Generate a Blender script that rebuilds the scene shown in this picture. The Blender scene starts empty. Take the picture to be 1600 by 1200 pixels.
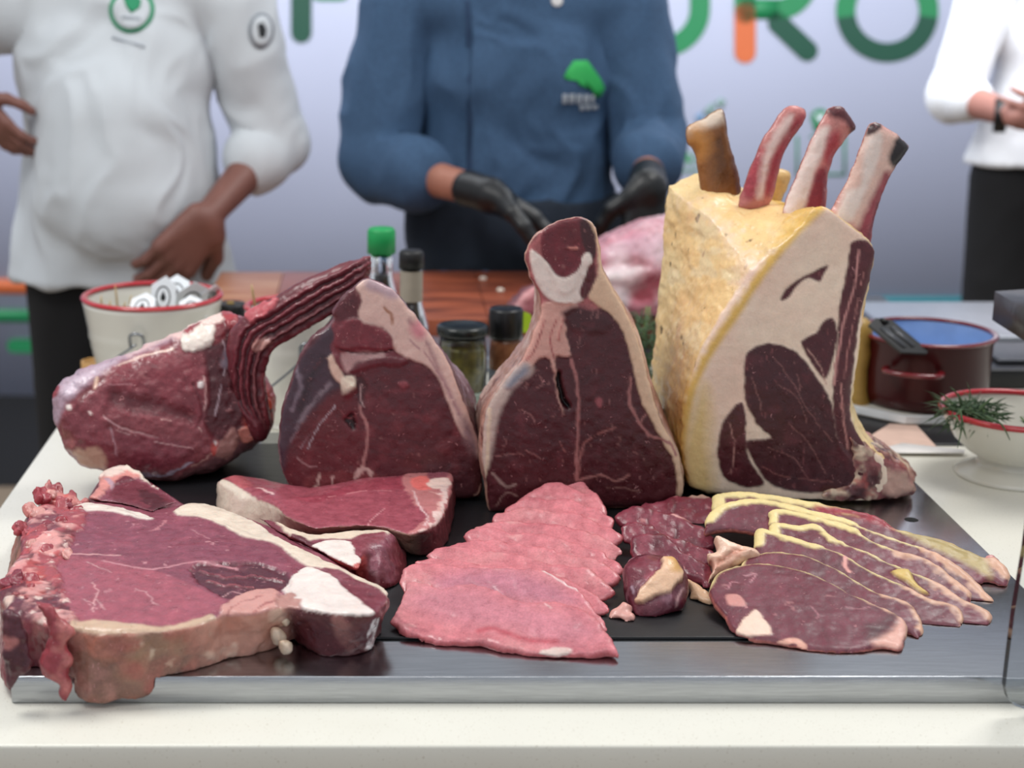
import bpy, bmesh, math, random
import numpy as np
from mathutils import Vector, Matrix
random.seed(7)
S = bpy.context.scene
COL = S.collection
# ---------------------------------------------------------------- camera, world, lights, exposure
FPX, CX, CY, CAMZ = 2500.0, 600.0, 600.0, 1.51
PITCH = math.atan(654 / FPX)
cd = bpy.data.cameras.new('camera'); cam = bpy.data.objects.new('camera', cd); COL.objects.link(cam)
cam.location = (0, 0, CAMZ); cam.rotation_euler = (math.pi / 2 - PITCH, 0, 0)
cd.sensor_width = 36; cd.lens = 36 * FPX / 1600; cd.shift_x = (800 - CX) / 1600
cd.clip_start = .05
cd.dof.use_dof = True; cd.dof.focus_distance = 1.56; cd.dof.aperture_fstop = 4.6
S.camera = cam
S.view_settings.view_transform = 'Standard'; S.view_settings.look = 'None'
S.view_settings.gamma = 1; S.view_settings.use_curve_mapping = False
S.view_settings.exposure = 0.06
w = bpy.data.worlds.new('World'); S.world = w; w.use_nodes = True
w.node_tree.nodes['Background'].inputs[0].default_value = (.88, .92, 1, 1)
w.node_tree.nodes['Background'].inputs[1].default_value = .56
def area(name, loc, aim, sx, sy, power, col=(1, 1, 1)):
    d = bpy.data.lights.new(name, 'AREA'); d.shape = 'RECTANGLE'; d.size = sx; d.size_y = sy; d.energy = power; d.color = col
    o = bpy.data.objects.new(name, d); COL.objects.link(o); o.location = loc
    o.rotation_euler = (Vector(aim) - Vector(loc)).to_track_quat('-Z', 'Y').to_euler(); return o
area('hall_light_left', (-1.1, 1.6, 3.0), (0, 1.6, .9), .8, .8, 29, (1, .985, .95))
area('hall_light_right', (1.3, 2.3, 3.1), (.3, 1.6, .9), .8, .8, 25, (1, .98, .95))
area('hall_light_front', (.2, .2, 3.0), (.1, 1.7, .95), 1.4, .7, 8, (1, .97, .93))
area('banner_wash_fill', (.1, 3.6, 2.2), (.1, 5.5, .15), 4.8, .4, 84, (.93, .96, 1))  # fill added out of view to brighten the banner wall, not a hall lamp

# ---------------------------------------------------------------- measuring: photo pixel -> point
def ray(x, y):
    b = -(y - CY) / FPX
    return Vector(((x - CX) / FPX, math.cos(PITCH) + b * math.sin(PITCH), -math.sin(PITCH) + b * math.cos(PITCH)))
def on_z(x, y, z):
    r = ray(x, y); return Vector((0, 0, CAMZ)) + r * ((z - CAMZ) / r.z)
def on_y(x, y, Y):
    r = ray(x, y); return Vector((0, 0, CAMZ)) + r * (Y / r.y)
def cr(st, ox, oy, k):
    return ' '.join('%.1f,%.1f' % (ox + k * float(a), oy + k * float(b)) for a, b in (q.split(',') for q in st.split()))
def support(X, Y):
    """height of what lies under a point: slate, tray or counter"""
    t = (X > -.3185) & (X < .6225) & (Y > 1.2525); s_ = (X > -.285) & (X < .4355) & (Y > 1.3235) & (Y < 1.9305)
    return np.where(s_, .9284, np.where(t, .9254, np.where(Y > 1.2525, .9004, .9024)))
def pts(s):
    return [tuple(float(c) for c in q.split(',')) for q in s.split()]
def lin(c):
    if isinstance(c, str):
        c = [int(c[i:i + 2], 16) / 255 for i in (0, 2, 4)]
    return [x / 12.92 if x <= .04045 else ((x + .055) / 1.055) ** 2.4 for x in c]
TRAY = .925; CTR = .90; MAT = .928

# ---------------------------------------------------------------- noise
_T = np.random.RandomState(3).rand(32, 32, 32).astype(np.float32)
def vn(P, sc, seed=0):
    q = P * sc + seed * 7.31 + 100
    i = np.floor(q).astype(np.int64); f = (q - i).astype(np.float32); f = f * f * (3 - 2 * f)
    i0 = i & 31; i1 = (i + 1) & 31
    x0, y0, z0 = i0.T; x1, y1, z1 = i1.T; fx, fy, fz = f.T
    a = _T[x0, y0, z0] * (1 - fx) + _T[x1, y0, z0] * fx; b = _T[x0, y1, z0] * (1 - fx) + _T[x1, y1, z0] * fx
    c = _T[x0, y0, z1] * (1 - fx) + _T[x1, y0, z1] * fx; d = _T[x0, y1, z1] * (1 - fx) + _T[x1, y1, z1] * fx
    return ((a * (1 - fy) + b * fy) * (1 - fz) + (c * (1 - fy) + d * fy) * fz) * 2 - 1
def fbm(P, sc, seed=0, o=3):
    r = 0; a = 1; t = 0
    for k in range(o):
        r = r + a * vn(P, sc * 2 ** k, seed + k); t += a; a *= .55
    return r / t

# ---------------------------------------------------------------- surface nets
def nets(F, org, h):
    nx, ny, nz = F.shape
    n = F < 0
    c = n[:-1, :-1, :-1]
    anyi = np.zeros(c.shape, bool); alli = np.ones(c.shape, bool)
    for a in (0, 1):
        for b in (0, 1):
            for d in (0, 1):
                s = n[a:nx - 1 + a, b:ny - 1 + b, d:nz - 1 + d]; anyi |= s; alli &= s
    cells = np.argwhere(anyi & ~alli)
    if len(cells) == 0: return np.zeros((0, 3)), np.zeros((0, 4), int)
    idx = np.full(c.shape, -1, np.int64); idx[tuple(cells.T)] = np.arange(len(cells))
    acc = np.zeros((len(cells), 3)); cnt = np.zeros(len(cells))
    offs = [(a, b, d) for a in (0, 1) for b in (0, 1) for d in (0, 1)]
    vals = {o: F[cells[:, 0] + o[0], cells[:, 1] + o[1], cells[:, 2] + o[2]] for o in offs}
    for o in offs:
        for ax in range(3):
            if o[ax]: continue
            p = list(o); p[ax] = 1; p = tuple(p)
            va, vb = vals[o], vals[p]; m = (va < 0) != (vb < 0)
            t = np.where(m, va / np.where(m, va - vb, 1), 0)
            for k in range(3):
                acc[:, k] += m * (o[k] + (t if k == ax else 0))
            cnt += m
    V = (cells + acc / cnt[:, None]) * h + np.array(org)
    Q = []
    for ax in range(3):
        b, d = (ax + 1) % 3, (ax + 2) % 3
        sl0 = [slice(1, -1)] * 3; sl0[ax] = slice(0, -1); sl1 = [slice(1, -1)] * 3; sl1[ax] = slice(1, None)
        A, B = n[tuple(sl0)], n[tuple(sl1)]
        e = np.argwhere(A != B)
        if len(e) == 0: continue
        inside = A[tuple(e.T)]
        e = e + 1; e[:, ax] -= 1
        def cell(db, dd):
            q = e.copy(); q[:, b] -= db; q[:, d] -= dd; return idx[tuple(q.T)]
        q = np.stack([cell(1, 1), cell(0, 1), cell(0, 0), cell(1, 0)], 1)
        q[~inside] = q[~inside][:, ::-1]
        Q.append(q)
    Q = np.concatenate(Q)
    return V, Q[(Q >= 0).all(1)]
def vnormals(V, Q):
    fn = np.cross(V[Q[:, 2]] - V[Q[:, 0]], V[Q[:, 3]] - V[Q[:, 1]])
    N = np.zeros_like(V)
    for k in range(4): np.add.at(N, Q[:, k], fn)
    return N / (np.linalg.norm(N, axis=1)[:, None] + 1e-12)

# ---------------------------------------------------------------- 2D helpers
def smooth_poly(p, n=4, closed=True):
    p = np.array(p, float); N = len(p); out = []
    rng = range(N) if closed else range(N - 1)
    for i in rng:
        if closed: a, b, c, d = p[i - 1], p[i], p[(i + 1) % N], p[(i + 2) % N]
        else: a, b, c, d = p[max(i - 1, 0)], p[i], p[i + 1], p[min(i + 2, N - 1)]
        for k in range(n):
            t = k / n
            out.append(.5 * ((2 * b) + (c - a) * t + (2 * a - 5 * b + 4 * c - d) * t * t + (3 * b - a - 3 * c + d) * t ** 3))
    if not closed: out.append(p[-1])
    return np.array(out)
def seg_d(P, a, b):
    ab = b - a; t = np.clip(((P - a) @ ab) / (ab @ ab + 1e-12), 0, 1)
    return np.sqrt(((P - a - t[:, None] * ab) ** 2).sum(1)), t
def poly_sdf(P, poly):
    d = np.full(len(P), 9.0); ins = np.zeros(len(P), bool); N = len(poly)
    for i in range(N):
        a, b = poly[i], poly[(i + 1) % N]
        d = np.minimum(d, seg_d(P, a, b)[0])
        if a[1] != b[1]:
            c = (a[1] > P[:, 1]) != (b[1] > P[:, 1])
            ins ^= c & (P[:, 0] < (b[0] - a[0]) * (P[:, 1] - a[1]) / (b[1] - a[1]) + a[0])
    return np.where(ins, -d, d)
def line_d(P, line):
    d = np.full(len(P), 9.0)
    for i in range(len(line) - 1): d = np.minimum(d, seg_d(P, line[i], line[i + 1])[0])
    return d
class Plane:
    """cut plane: origin, yaw about z, lean back from vertical (90 = lying flat)"""
    def __init__(s, O, yaw=0, lean=0):
        s.O = Vector(O); y = math.radians(yaw); t = math.radians(lean)
        s.U = Vector((math.cos(y), math.sin(y), 0)); w0 = Vector((-math.sin(y), math.cos(y), 0)); z = Vector((0, 0, 1))
        s.V = z * math.cos(t) + w0 * math.sin(t); s.W = w0 * math.cos(t) - z * math.sin(t)
    def uv(s, x, y, w=0):
        r = ray(x, y); c = Vector((0, 0, CAMZ)); o = s.O + s.W * w
        p = c + r * ((o - c).dot(s.W) / r.dot(s.W)) - s.O
        return (p.dot(s.U), p.dot(s.V))
    def poly(s, st, w=0):
        return np.array([s.uv(x, y, w) for x, y in (pts(st) if isinstance(st, str) else st)])

# ---------------------------------------------------------------- materials
MATS = {}
def nt(name):
    m = bpy.data.materials.new(name); m.use_nodes = True; t = m.node_tree
    return m, t, t.nodes['Principled BSDF']
def N_(t, kind, **kw):
    n = t.nodes.new(kind)
    for k, v in kw.items():
        if k in n.inputs: n.inputs[k].default_value = v
        else: setattr(n, k, v)
    return n
def mixc(t, mode, fac, a, b):
    m = t.nodes.new('ShaderNodeMix'); m.data_type = 'RGBA'; m.blend_type = mode
    for s_, v in ((m.inputs[0], fac), (m.inputs[6], a), (m.inputs[7], b)):
        if hasattr(v, 'is_output'): t.links.new(v, s_)
        elif isinstance(v, (int, float)): s_.default_value = v
        else: s_.default_value = (*v, 1) if len(v) == 3 else v
    return m.outputs[2]
def maprange(t, src, a, b, c=0, d=1):
    m = t.nodes.new('ShaderNodeMapRange'); t.links.new(src, m.inputs[0])
    for i, v in enumerate((a, b, c, d)): m.inputs[i + 1].default_value = v
    return m.outputs[0]
def meat_mat(name='meat', rough=.36, fleck=.5, bump=.5, sss=.12, fine=420, grain=(1, 1, 1)):
    if name in MATS: return MATS[name]
    m, t, b = nt(name); L = t.links.new
    at = N_(t, 'ShaderNodeAttribute', attribute_name='Col'); hs = N_(t, 'ShaderNodeHueSaturation', Saturation=.97, Value=.95); L(at.outputs['Color'], hs.inputs['Color'])
    tc = N_(t, 'ShaderNodeTexCoord')
    mp = N_(t, 'ShaderNodeMapping'); mp.inputs['Scale'].default_value = grain; L(tc.outputs['Object'], mp.inputs[0]); O = mp.outputs[0]
    n1 = N_(t, 'ShaderNodeTexNoise', Scale=fine, Detail=3.0, Roughness=.6); L(O, n1.inputs['Vector'])
    n2 = N_(t, 'ShaderNodeTexNoise', Scale=90.0, Detail=4.0, Roughness=.65); L(O, n2.inputs['Vector'])
    n3 = N_(t, 'ShaderNodeTexNoise', Scale=210.0, Detail=2.0, Distortion=1.2); L(O, n3.inputs['Vector'])
    v = maprange(t, n2.outputs[0], .3, .7, .80, 1.15)
    cc = N_(t, 'ShaderNodeCombineColor')
    for k in range(3): L(v, cc.inputs[k])
    nf = N_(t, 'ShaderNodeMapRange'); L(at.outputs['Alpha'], nf.inputs[0]); nf.inputs[3].default_value = 1; nf.inputs[4].default_value = .3
    base = mixc(t, 'MULTIPLY', nf.outputs[0], hs.outputs['Color'], cc.outputs[0])
    v2 = maprange(t, n1.outputs[0], .3, .7, .86, 1.10); c2 = N_(t, 'ShaderNodeCombineColor')
    for k in range(3): L(v2, c2.inputs[k])
    base = mixc(t, 'MULTIPLY', nf.outputs[0], base, c2.outputs[0])
    fl = maprange(t, n3.outputs[0], .68, .76, 0, fleck)
    mu = N_(t, 'ShaderNodeMath', operation='MULTIPLY'); inv = N_(t, 'ShaderNodeMath', operation='SUBTRACT'); inv.inputs[0].default_value = 1
    L(at.outputs['Alpha'], inv.inputs[1]); L(inv.outputs[0], mu.inputs[0]); L(fl, mu.inputs[1])
    base = mixc(t, 'MIX', mu.outputs[0], base, lin('d99a9a'))
    L(base, b.inputs['Base Color'])
    r = maprange(t, n2.outputs[0], .3, .7, rough - .12, rough + .14); L(r, b.inputs['Roughness'])
    b.inputs['Specular IOR Level'].default_value = .5
    if sss:
        b.inputs['Subsurface Weight'].default_value = sss; b.inputs['Subsurface Radius'].default_value = (1, .35, .25)
        b.inputs['Subsurface Scale'].default_value = .006
    b.inputs['Coat Weight'].default_value = .13; b.inputs['Coat Roughness'].default_value = .16
    bp = N_(t, 'ShaderNodeBump', Strength=bump, Distance=.0012)
    ad = N_(t, 'ShaderNodeMath', operation='ADD'); m2 = N_(t, 'ShaderNodeMath', operation='MULTIPLY'); m2.inputs[1].default_value = .45
    L(n1.outputs[0], m2.inputs[0]); L(m2.outputs[0], ad.inputs[0]); L(n2.outputs[0], ad.inputs[1]); L(ad.outputs[0], bp.inputs['Height'])
    L(bp.outputs[0], b.inputs['Normal'])
    MATS[name] = m; return m
def simple(name, col, rough=.5, metal=0, noise=.06, scale=40, bump=0, bs=200, stretch=(1, 1, 1), trans=0, coat=0, spec=.5, col2=None):
    if name in MATS: return MATS[name]
    m, t, b = nt(name); L = t.links.new; c = lin(col)
    tc = N_(t, 'ShaderNodeTexCoord'); mp = N_(t, 'ShaderNodeMapping'); mp.inputs['Scale'].default_value = stretch
    L(tc.outputs['Object'], mp.inputs[0])
    n = N_(t, 'ShaderNodeTexNoise', Scale=float(scale), Detail=4.0); L(mp.outputs[0], n.inputs['Vector'])
    f = maprange(t, n.outputs[0], .3, .7)
    c2 = lin(col2) if col2 else [x * (1 - noise * 2) for x in c]
    L(mixc(t, 'MIX', f, c, c2), b.inputs['Base Color'])
    b.inputs['Roughness'].default_value = rough; b.inputs['Metallic'].default_value = metal
    b.inputs['Specular IOR Level'].default_value = spec
    b.inputs['Transmission Weight'].default_value = trans; b.inputs['Coat Weight'].default_value = coat
    if bump:
        n2 = N_(t, 'ShaderNodeTexNoise', Scale=float(bs), Detail=3.0); L(mp.outputs[0], n2.inputs['Vector'])
        bp = N_(t, 'ShaderNodeBump', Strength=bump, Distance=.002); L(n2.outputs[0], bp.inputs['Height']); L(bp.outputs[0], b.inputs['Normal'])
    MATS[name] = m; return m

# ---------------------------------------------------------------- objects
def tag(o, label=None, cat=None, group=None, kind=None):
    for k, v in (('label', label), ('category', cat), ('group', group), ('kind', kind)):
        if v: o[k] = v
    return o
def empty(name, loc, label=None, cat=None, group=None):
    o = bpy.data.objects.new(name, None); COL.objects.link(o); o.location = loc; o.empty_display_size = .03
    return tag(o, label, cat, group)
def mk(name, V, F, mat, parent=None, smooth=True, col=None, nrm=None, loc=None):
    """V are world coordinates; the mesh is stored relative to its origin"""
    V = np.asarray(V, float)
    if loc is None: loc = (0, 0, 0)
    wl = np.array(loc, float) + (np.array(parent_world(parent)) if parent is not None else 0)
    me = bpy.data.meshes.new(name)
    F = np.asarray(F) if len({len(f) for f in F}) == 1 else F
    if isinstance(F, np.ndarray):
        n, k = F.shape
        me.vertices.add(len(V)); me.vertices.foreach_set('co', (V - wl).astype(np.float32).ravel())
        me.loops.add(n * k); me.loops.foreach_set('vertex_index', F.astype(np.int32).ravel())
        me.polygons.add(n); me.polygons.foreach_set('loop_start', np.arange(0, n * k, k, dtype=np.int32))
        me.update(calc_edges=True)
    else:
        me.from_pydata([tuple(v) for v in V - wl], [], [tuple(int(i) for i in f) for f in F])
    if smooth: me.polygons.foreach_set('use_smooth', [True] * len(me.polygons))
    if col is not None:
        a = me.attributes.new('Col', 'FLOAT_COLOR', 'POINT'); a.data.foreach_set('color', np.asarray(col, np.float32).ravel())
    if nrm is not None: me.normals_split_custom_set_from_vertices([tuple(x) for x in nrm])
    me.materials.append(mat)
    o = bpy.data.objects.new(name, me); COL.objects.link(o); o.location = loc
    if parent is not None: o.parent = parent
    return o
def parent_world(p):
    v = Vector((0, 0, 0))
    while p is not None: v += p.location; p = p.parent
    return v

def islands(Q, n):
    lab = np.arange(n)
    for _ in range(400):
        m = lab[Q].min(1); new = lab.copy()
        for k in range(4): np.minimum.at(new, Q[:, k], m)
        new = new[new]
        if (new == lab).all(): break
        lab = new
    fl_ = lab[Q[:, 0]]; ids, cnt = np.unique(fl_, return_counts=True); big = ids[cnt > 70]
    if len(big) < 2: return [np.ones(len(Q), bool)]
    main = ids[cnt.argmax()]; return [(fl_ == b_) | (~np.isin(fl_, big) if b_ == main else False) for b_ in big]
# paint operations ---------------------------------------------
def P(st, col, part=None, fat=0, soft=.0012, disp=0, where='f', warp=.0016, flat=False, smooth=True):
    return dict(k='P', st=st, col=lin(col), part=part, fat=fat, soft=soft, disp=disp, where=where, warp=warp, smooth=smooth)
def L(st, wd, col, part=None, fat=0, soft=.0008, disp=0, where='f', warp=.0016, brk=0):
    return dict(k='L', st=st, wd=wd, col=lin(col), part=part, fat=fat, soft=soft, disp=disp, where=where, warp=warp, brk=brk)
def G(col, sc, lo, hi, amt=1, fat=None, disp=0, where='a', stretch=(1, 1, 1), seed=0, part=None, within=None, lean=False):
    return dict(k='G', col=lin(col), sc=sc, lo=lo, hi=hi, amt=amt, fat=fat, disp=disp, where=where, stretch=stretch, seed=seed, part=part, within=within, lean=lean)
def cut(name, root, pl, A, B, T, h=.0018, r=.006, bulge=0, ext='8a3a40', extfat=0, face='7a2a34', facefat=0, ops=(), base_part='lean_meat', ext_part=None,
        zmin=None, rough=(.0006, .002), mat=None, seed=0, ease=1.0, facecos=.55, mott=.10, jag=.0015, parts_min=12, extra=None, blob=0):
    """a cut of meat: 2D section A on the face, B at depth T, lofted; section pattern runs through it"""
    mat = mat or meat_mat()
    a = smooth_poly(pl.poly(A)); b = a if B is None else smooth_poly(pl.poly(B, T) if isinstance(B, str) else B(pl.poly(A)))
    pad = 3 * h + .004
    lo = np.minimum(a.min(0), b.min(0)) - pad; hi = np.maximum(a.max(0), b.max(0)) + pad
    us = np.arange(lo[0], hi[0], h); vs = np.arange(lo[1], hi[1], h); ws = np.arange(-pad - bulge, T + pad, h)
    UU, VV = np.meshgrid(us, vs, indexing='ij'); G2 = np.stack([UU.ravel(), VV.ravel()], 1)
    jn = 0
    if jag: G3 = np.concatenate([G2, np.full((len(G2), 1), .1 * seed)], 1); jn = fbm(G3, 90, seed, 3) * jag
    sA = (poly_sdf(G2, a) + jn).reshape(UU.shape); sB = sA if B is None else (poly_sdf(G2, b) + jn).reshape(UU.shape)
    t = np.clip(ws / max(T, 1e-6), 0, 1) ** ease
    f = sA[:, :, None] * (1 - t) + sB[:, :, None] * t
    g = np.maximum(-ws[None, None, :] - bulge * (1 - np.exp(np.minimum(sA, 0)[:, :, None] / .03)), ws[None, None, :] - T)
    k = r * 2; hh = np.maximum(k - np.abs(f - g), 0) / k
    F = (np.maximum(f, g) + hh * hh * k * .25).astype(np.float32)
    if zmin is not None:
        Zw = pl.O.z + us[:, None, None] * pl.U.z + vs[None, :, None] * pl.V.z + ws[None, None, :] * pl.W.z
        if callable(zmin):
            Xw, Yw = [pl.O[i] + us[:, None, None] * pl.U[i] + vs[None, :, None] * pl.V[i] + ws[None, None, :] * pl.W[i] for i in (0, 1)]
            F = np.maximum(F, zmin(Xw, Yw) - Zw).astype(np.float32)
        else: F = np.maximum(F, (zmin - Zw)).astype(np.float32)
    V, Q = nets(F, (us[0], vs[0], ws[0]), h)
    N = vnormals(V, Q)
    face_ = N[:, 2] < -facecos
    f_m = np.clip((-N[:, 2] - facecos + .12) / .24, 0, 1)
    C = np.zeros((len(V), 4)); C[:, :3] = np.array(lin(ext)) * (1 - f_m[:, None]) + np.array(lin(face)) * f_m[:, None]
    C[:, 3] = extfat * (1 - f_m) + facefat * f_m
    names = [base_part]; pid = np.zeros(len(V), int)
    if ext_part: names.append(ext_part); pid[f_m < .5] = 1
    D = np.zeros(len(V))
    wn = np.stack([fbm(V, 140, 5 + seed, 2), fbm(V, 140, 9 + seed, 2)], 1)
    for o in ops:
        msk = f_m if o['where'] == 'f' else (1 - f_m if o['where'] == 's' else np.ones(len(V)))
        if o['k'] == 'G':
            sv = V * np.array(o['stretch']); q = fbm(sv, o['sc'], o['seed'] + seed, 3)
            mm = np.clip((q - o['lo']) / (o['hi'] - o['lo']), 0, 1) * o['amt'] * msk
            if o['lean']: mm = mm * (C[:, 3] < .4)
            if o['within']: mm = mm * np.clip(.5 - poly_sdf(V[:, :2] + wn * .004, smooth_poly(pl.poly(o['within']), 3)) / .004, 0, 1)
        else:
            uv = V[:, :2] + wn * o['warp']; poly = pl.poly(o['st'])
            lo2, hi2 = poly.min(0) - .02, poly.max(0) + .02
            sel = np.where((msk > .01) & (uv > lo2).all(1) & (uv < hi2).all(1))[0]
            if len(sel) == 0: continue
            if o['k'] == 'P': d = poly_sdf(uv[sel], smooth_poly(poly, 3) if o['smooth'] else poly)
            else:
                d = line_d(uv[sel], smooth_poly(poly, 3, False) if len(poly) > 2 else poly) - o['wd'] * .5 * (1 + .3 * wn[sel, 0])
                if o['brk']: d += o['brk'] * (fbm(V[sel], 60, 31, 2) > .15)
            mm = np.zeros(len(V)); mm[sel] = np.clip(.5 - d / (2 * o['soft']), 0, 1); mm *= msk
        C[:, :3] += (np.array(o['col']) - C[:, :3]) * mm[:, None]
        if o['fat'] is not None: C[:, 3] += (o['fat'] - C[:, 3]) * mm
        D += o['disp'] * mm
        if o['part']:
            if o['part'] not in names: names.append(o['part'])
            pid[mm > .5] = names.index(o['part'])
    D += rough[0] * fbm(V, 110, 3 + seed, 3) * f_m + rough[1] * fbm(V, 75, 4 + seed, 4) * (1 - f_m) + (blob * fbm(V, 22, 8 + seed, 2) if blob else 0)
    V = V + N * D[:, None]
    mo = 1 + mott * fbm(V, 35, 11 + seed, 3); C[:, :3] *= mo[:, None]
    O = np.array(pl.O); M = np.array([pl.U, pl.V, pl.W])
    Wd = V @ M + O
    if zmin is not None: Wd[:, 2] = np.maximum(Wd[:, 2], (zmin(Wd[:, 0], Wd[:, 1]) if callable(zmin) else zmin) + .0002)
    NW = vnormals(Wd, Q)
    if len(names) == 1:
        return [mk(base_part, Wd, Q, mat, root, col=C)]
    fp = np.sort(pid[Q], 1)[:, 1]; out = []
    for k, nm in enumerate(names):
        q = Q[fp == k]
        if len(q) < parts_min: continue
        u, inv = np.unique(q, return_inverse=True); inv = inv.reshape(q.shape)
        for sel in islands(inv, len(u)):
            u2, i2 = np.unique(inv[sel], return_inverse=True)
            out.append(mk(nm, Wd[u[u2]], i2.reshape(-1, 4), mat, root, col=C[u[u2]], nrm=NW[u[u2]]))
    return out

# generic solids -----------------------------------------------
def box(name, x0, x1, y0, y1, z0, z1, mat, parent=None, bev=.003, rot=0, piv=None):
    bm = bmesh.new(); bmesh.ops.create_cube(bm, size=1)
    for v in bm.verts: v.co = Vector((x0 + (v.co.x + .5) * (x1 - x0), y0 + (v.co.y + .5) * (y1 - y0), z0 + (v.co.z + .5) * (z1 - z0)))
    if bev: bmesh.ops.bevel(bm, geom=list(bm.edges), offset=bev, segments=2, affect='EDGES', profile=.6)
    if rot:
        piv = Vector(piv or ((x0 + x1) / 2, (y0 + y1) / 2, 0)); R = Matrix.Rotation(math.radians(rot), 3, 'Z')
        for v in bm.verts: v.co = R @ (v.co - piv) + piv
    V = [tuple(v.co) for v in bm.verts]; bm.verts.index_update(); F = [[v.index for v in f.verts] for f in bm.faces]; bm.free()
    c = Vector(((x0 + x1) / 2, (y0 + y1) / 2, z0)) if parent is None else Vector((0, 0, 0))
    return mk(name, V, F, mat, parent, smooth=False, loc=c)
def lathe(name, c, prof, mat, parent=None, n=48, ang=None, sx=1, sy=1, smooth=True):
    V = []; F = []; m = len(prof)
    for i in range(n):
        a = 2 * math.pi * i / n
        for r, z in prof: V.append((c[0] + r * sx * math.cos(a), c[1] + r * sy * math.sin(a), c[2] + z))
    for i in range(n):
        j = (i + 1) % n
        for k in range(m - 1): F.append((i * m + k, j * m + k, j * m + k + 1, i * m + k + 1))
    o = mk(name, V, F, mat, parent, smooth=smooth, loc=(c if parent is None else (0, 0, 0)))
    return o
def tube(name, path, r, mat, parent=None, n=10, smoothn=4, flat=1.0):
    P_ = smooth_poly(path, smoothn, False) if len(path) > 2 and smoothn > 1 else np.array(path, float)
    rr = [r] * len(P_) if isinstance(r, (int, float)) else np.interp(np.linspace(0, 1, len(P_)), np.linspace(0, 1, len(r)), r)
    V = []; F = []; up = Vector((.13, .1, 1)).normalized()
    for i, p in enumerate(P_):
        d = Vector(P_[min(i + 1, len(P_) - 1)] - P_[max(i - 1, 0)]).normalized()
        a = d.cross(up).normalized(); b = a.cross(d)
        for k in range(n):
            t = 2 * math.pi * k / n; V.append(tuple(Vector(p) + a * math.cos(t) * rr[i] + b * math.sin(t) * rr[i] * flat))
    m = len(P_)
    for i in range(m - 1):
        for k in range(n):
            j = (k + 1) % n; F.append((i * n + k, i * n + j, (i + 1) * n + j, (i + 1) * n + k))
    F.append(tuple(range(n))[::-1]); F.append(tuple((m - 1) * n + k for k in range(n)))
    return mk(name, V, F, mat, parent, loc=(Vector(P_[0]) if parent is None else (0, 0, 0)))
def prism(name, pl, poly, t0, t1, mat, parent=None, smooth=False, loc=None):
    """flat shape given in plane coordinates, with thickness"""
    M = np.array([pl.U, pl.V, pl.W]); O = np.array(pl.O); n = len(poly)
    V = [np.array((p[0], p[1], t)) @ M + O for t in (t0, t1) for p in poly]
    F = [tuple(range(n)), tuple(range(2 * n - 1, n - 1, -1))] + [(i, n + i, n + (i + 1) % n, (i + 1) % n) for i in range(n)]
    return mk(name, V, F, mat, parent, smooth=smooth, loc=loc if loc is not None else (0, 0, 0))
# ================================================================ SETTING
steel = simple('brushed_steel', 'b9bcc0', rough=.2, metal=1, noise=.1, scale=30, stretch=(1, 26, 26), bump=.04, bs=60)
quartz = simple('quartz', 'e4e2d6', rough=.28, noise=.015, scale=14)
def speckle(m, col='a89d88', sc=520, lo=.69):
    t = m.node_tree; b = t.nodes['Principled BSDF']; src = b.inputs['Base Color'].links[0].from_socket
    tc = N_(t, 'ShaderNodeTexCoord'); n = N_(t, 'ShaderNodeTexNoise', Scale=float(sc), Detail=1.0); t.links.new(tc.outputs['Object'], n.inputs['Vector'])
    f = maprange(t, n.outputs[0], lo, lo + .03, 0, .8); t.links.new(mixc(t, 'MIX', f, src, lin(col)), b.inputs['Base Color'])
speckle(quartz)
fl = box('floor', -6, 6, -1.5, 4.56, -.1, 0, simple('floor_wood', 'b39c80', rough=.5, scale=3, stretch=(1, 8, 1)), bev=0); fl['kind'] = 'structure'
cp = box('floor_carpet', -6, 6, 4.56, 6.6, -.1, .004, simple('black_carpet', '101014', rough=.95, scale=200), bev=0); cp['kind'] = 'structure'
WP = Plane((0, 5.5, 0), yaw=-4)
wallm = simple('banner_vinyl', 'c6cce4', rough=.6, noise=.02, scale=2)
wl = prism('wall_back', WP, [(-5, 0), (5, 0), (5, 3.2), (-5, 3.2)], 0, .05, wallm); wl['kind'] = 'structure'
letters = {}
def glyph(name, parent, polys, z=-.006):
    for st, c in polys:
        p = WP.poly(st) if isinstance(st, (str, list)) else st
        prism(name, WP, [tuple(q) for q in p], z, -.001, simple('ink_' + c, c, rough=.5, noise=.02), parent)
def bar(x0, y0, x1, y1, w, r0=True, r1=True, n=10):
    a = math.atan2(y1 - y0, x1 - x0); out = []
    for cx, cy, s, on in ((x1, y1, -math.pi / 2, r1), (x0, y0, math.pi / 2, r0)):
        for i in range(n + 1):
            t = a + s + math.pi * i / n if on else a + s + (0 if i < n / 2 else math.pi)
            if on or i in (0, n): out.append((cx + w / 2 * math.cos(t), cy + w / 2 * math.sin(t)))
    return out
def arc(cx, cy, ro, ri, a0, a1, n=24, sx=1):
    A = [math.radians(a0 + (a1 - a0) * i / n) for i in range(n + 1)]
    return [(cx + ro * sx * math.cos(a), cy + ro * math.sin(a)) for a in A] + [(cx + ri * sx * math.cos(a), cy + ri * math.sin(a)) for a in A[::-1]]
def letter(label, polys):
    e = empty('wall_letter', WP.O + WP.U * WP.poly(polys[0][0])[0][0] + WP.V * WP.poly(polys[0][0])[0][1], label, 'letter', 'large letters on the banner wall')
    glyph('stroke', e, polys)
DG, GR, OR = '0f4a38', '1f8250', 'cf6a3c'
letter('dark green rounded letter F on the banner, between the white and blue jackets', [(bar(471, -90, 471, 51, 32), DG), (bar(500, -90, 545, -90, 30), GR), (bar(500, -14, 532, -14, 30), GR)])
letter('green letter U on the banner directly behind the blue-jacketed chef', [(arc(640, 10, 70, 40, 0, 180), GR), (bar(585, 10, 585, -70, 30, False), GR), (bar(695, 10, 695, -70, 30, False), GR)])
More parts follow.
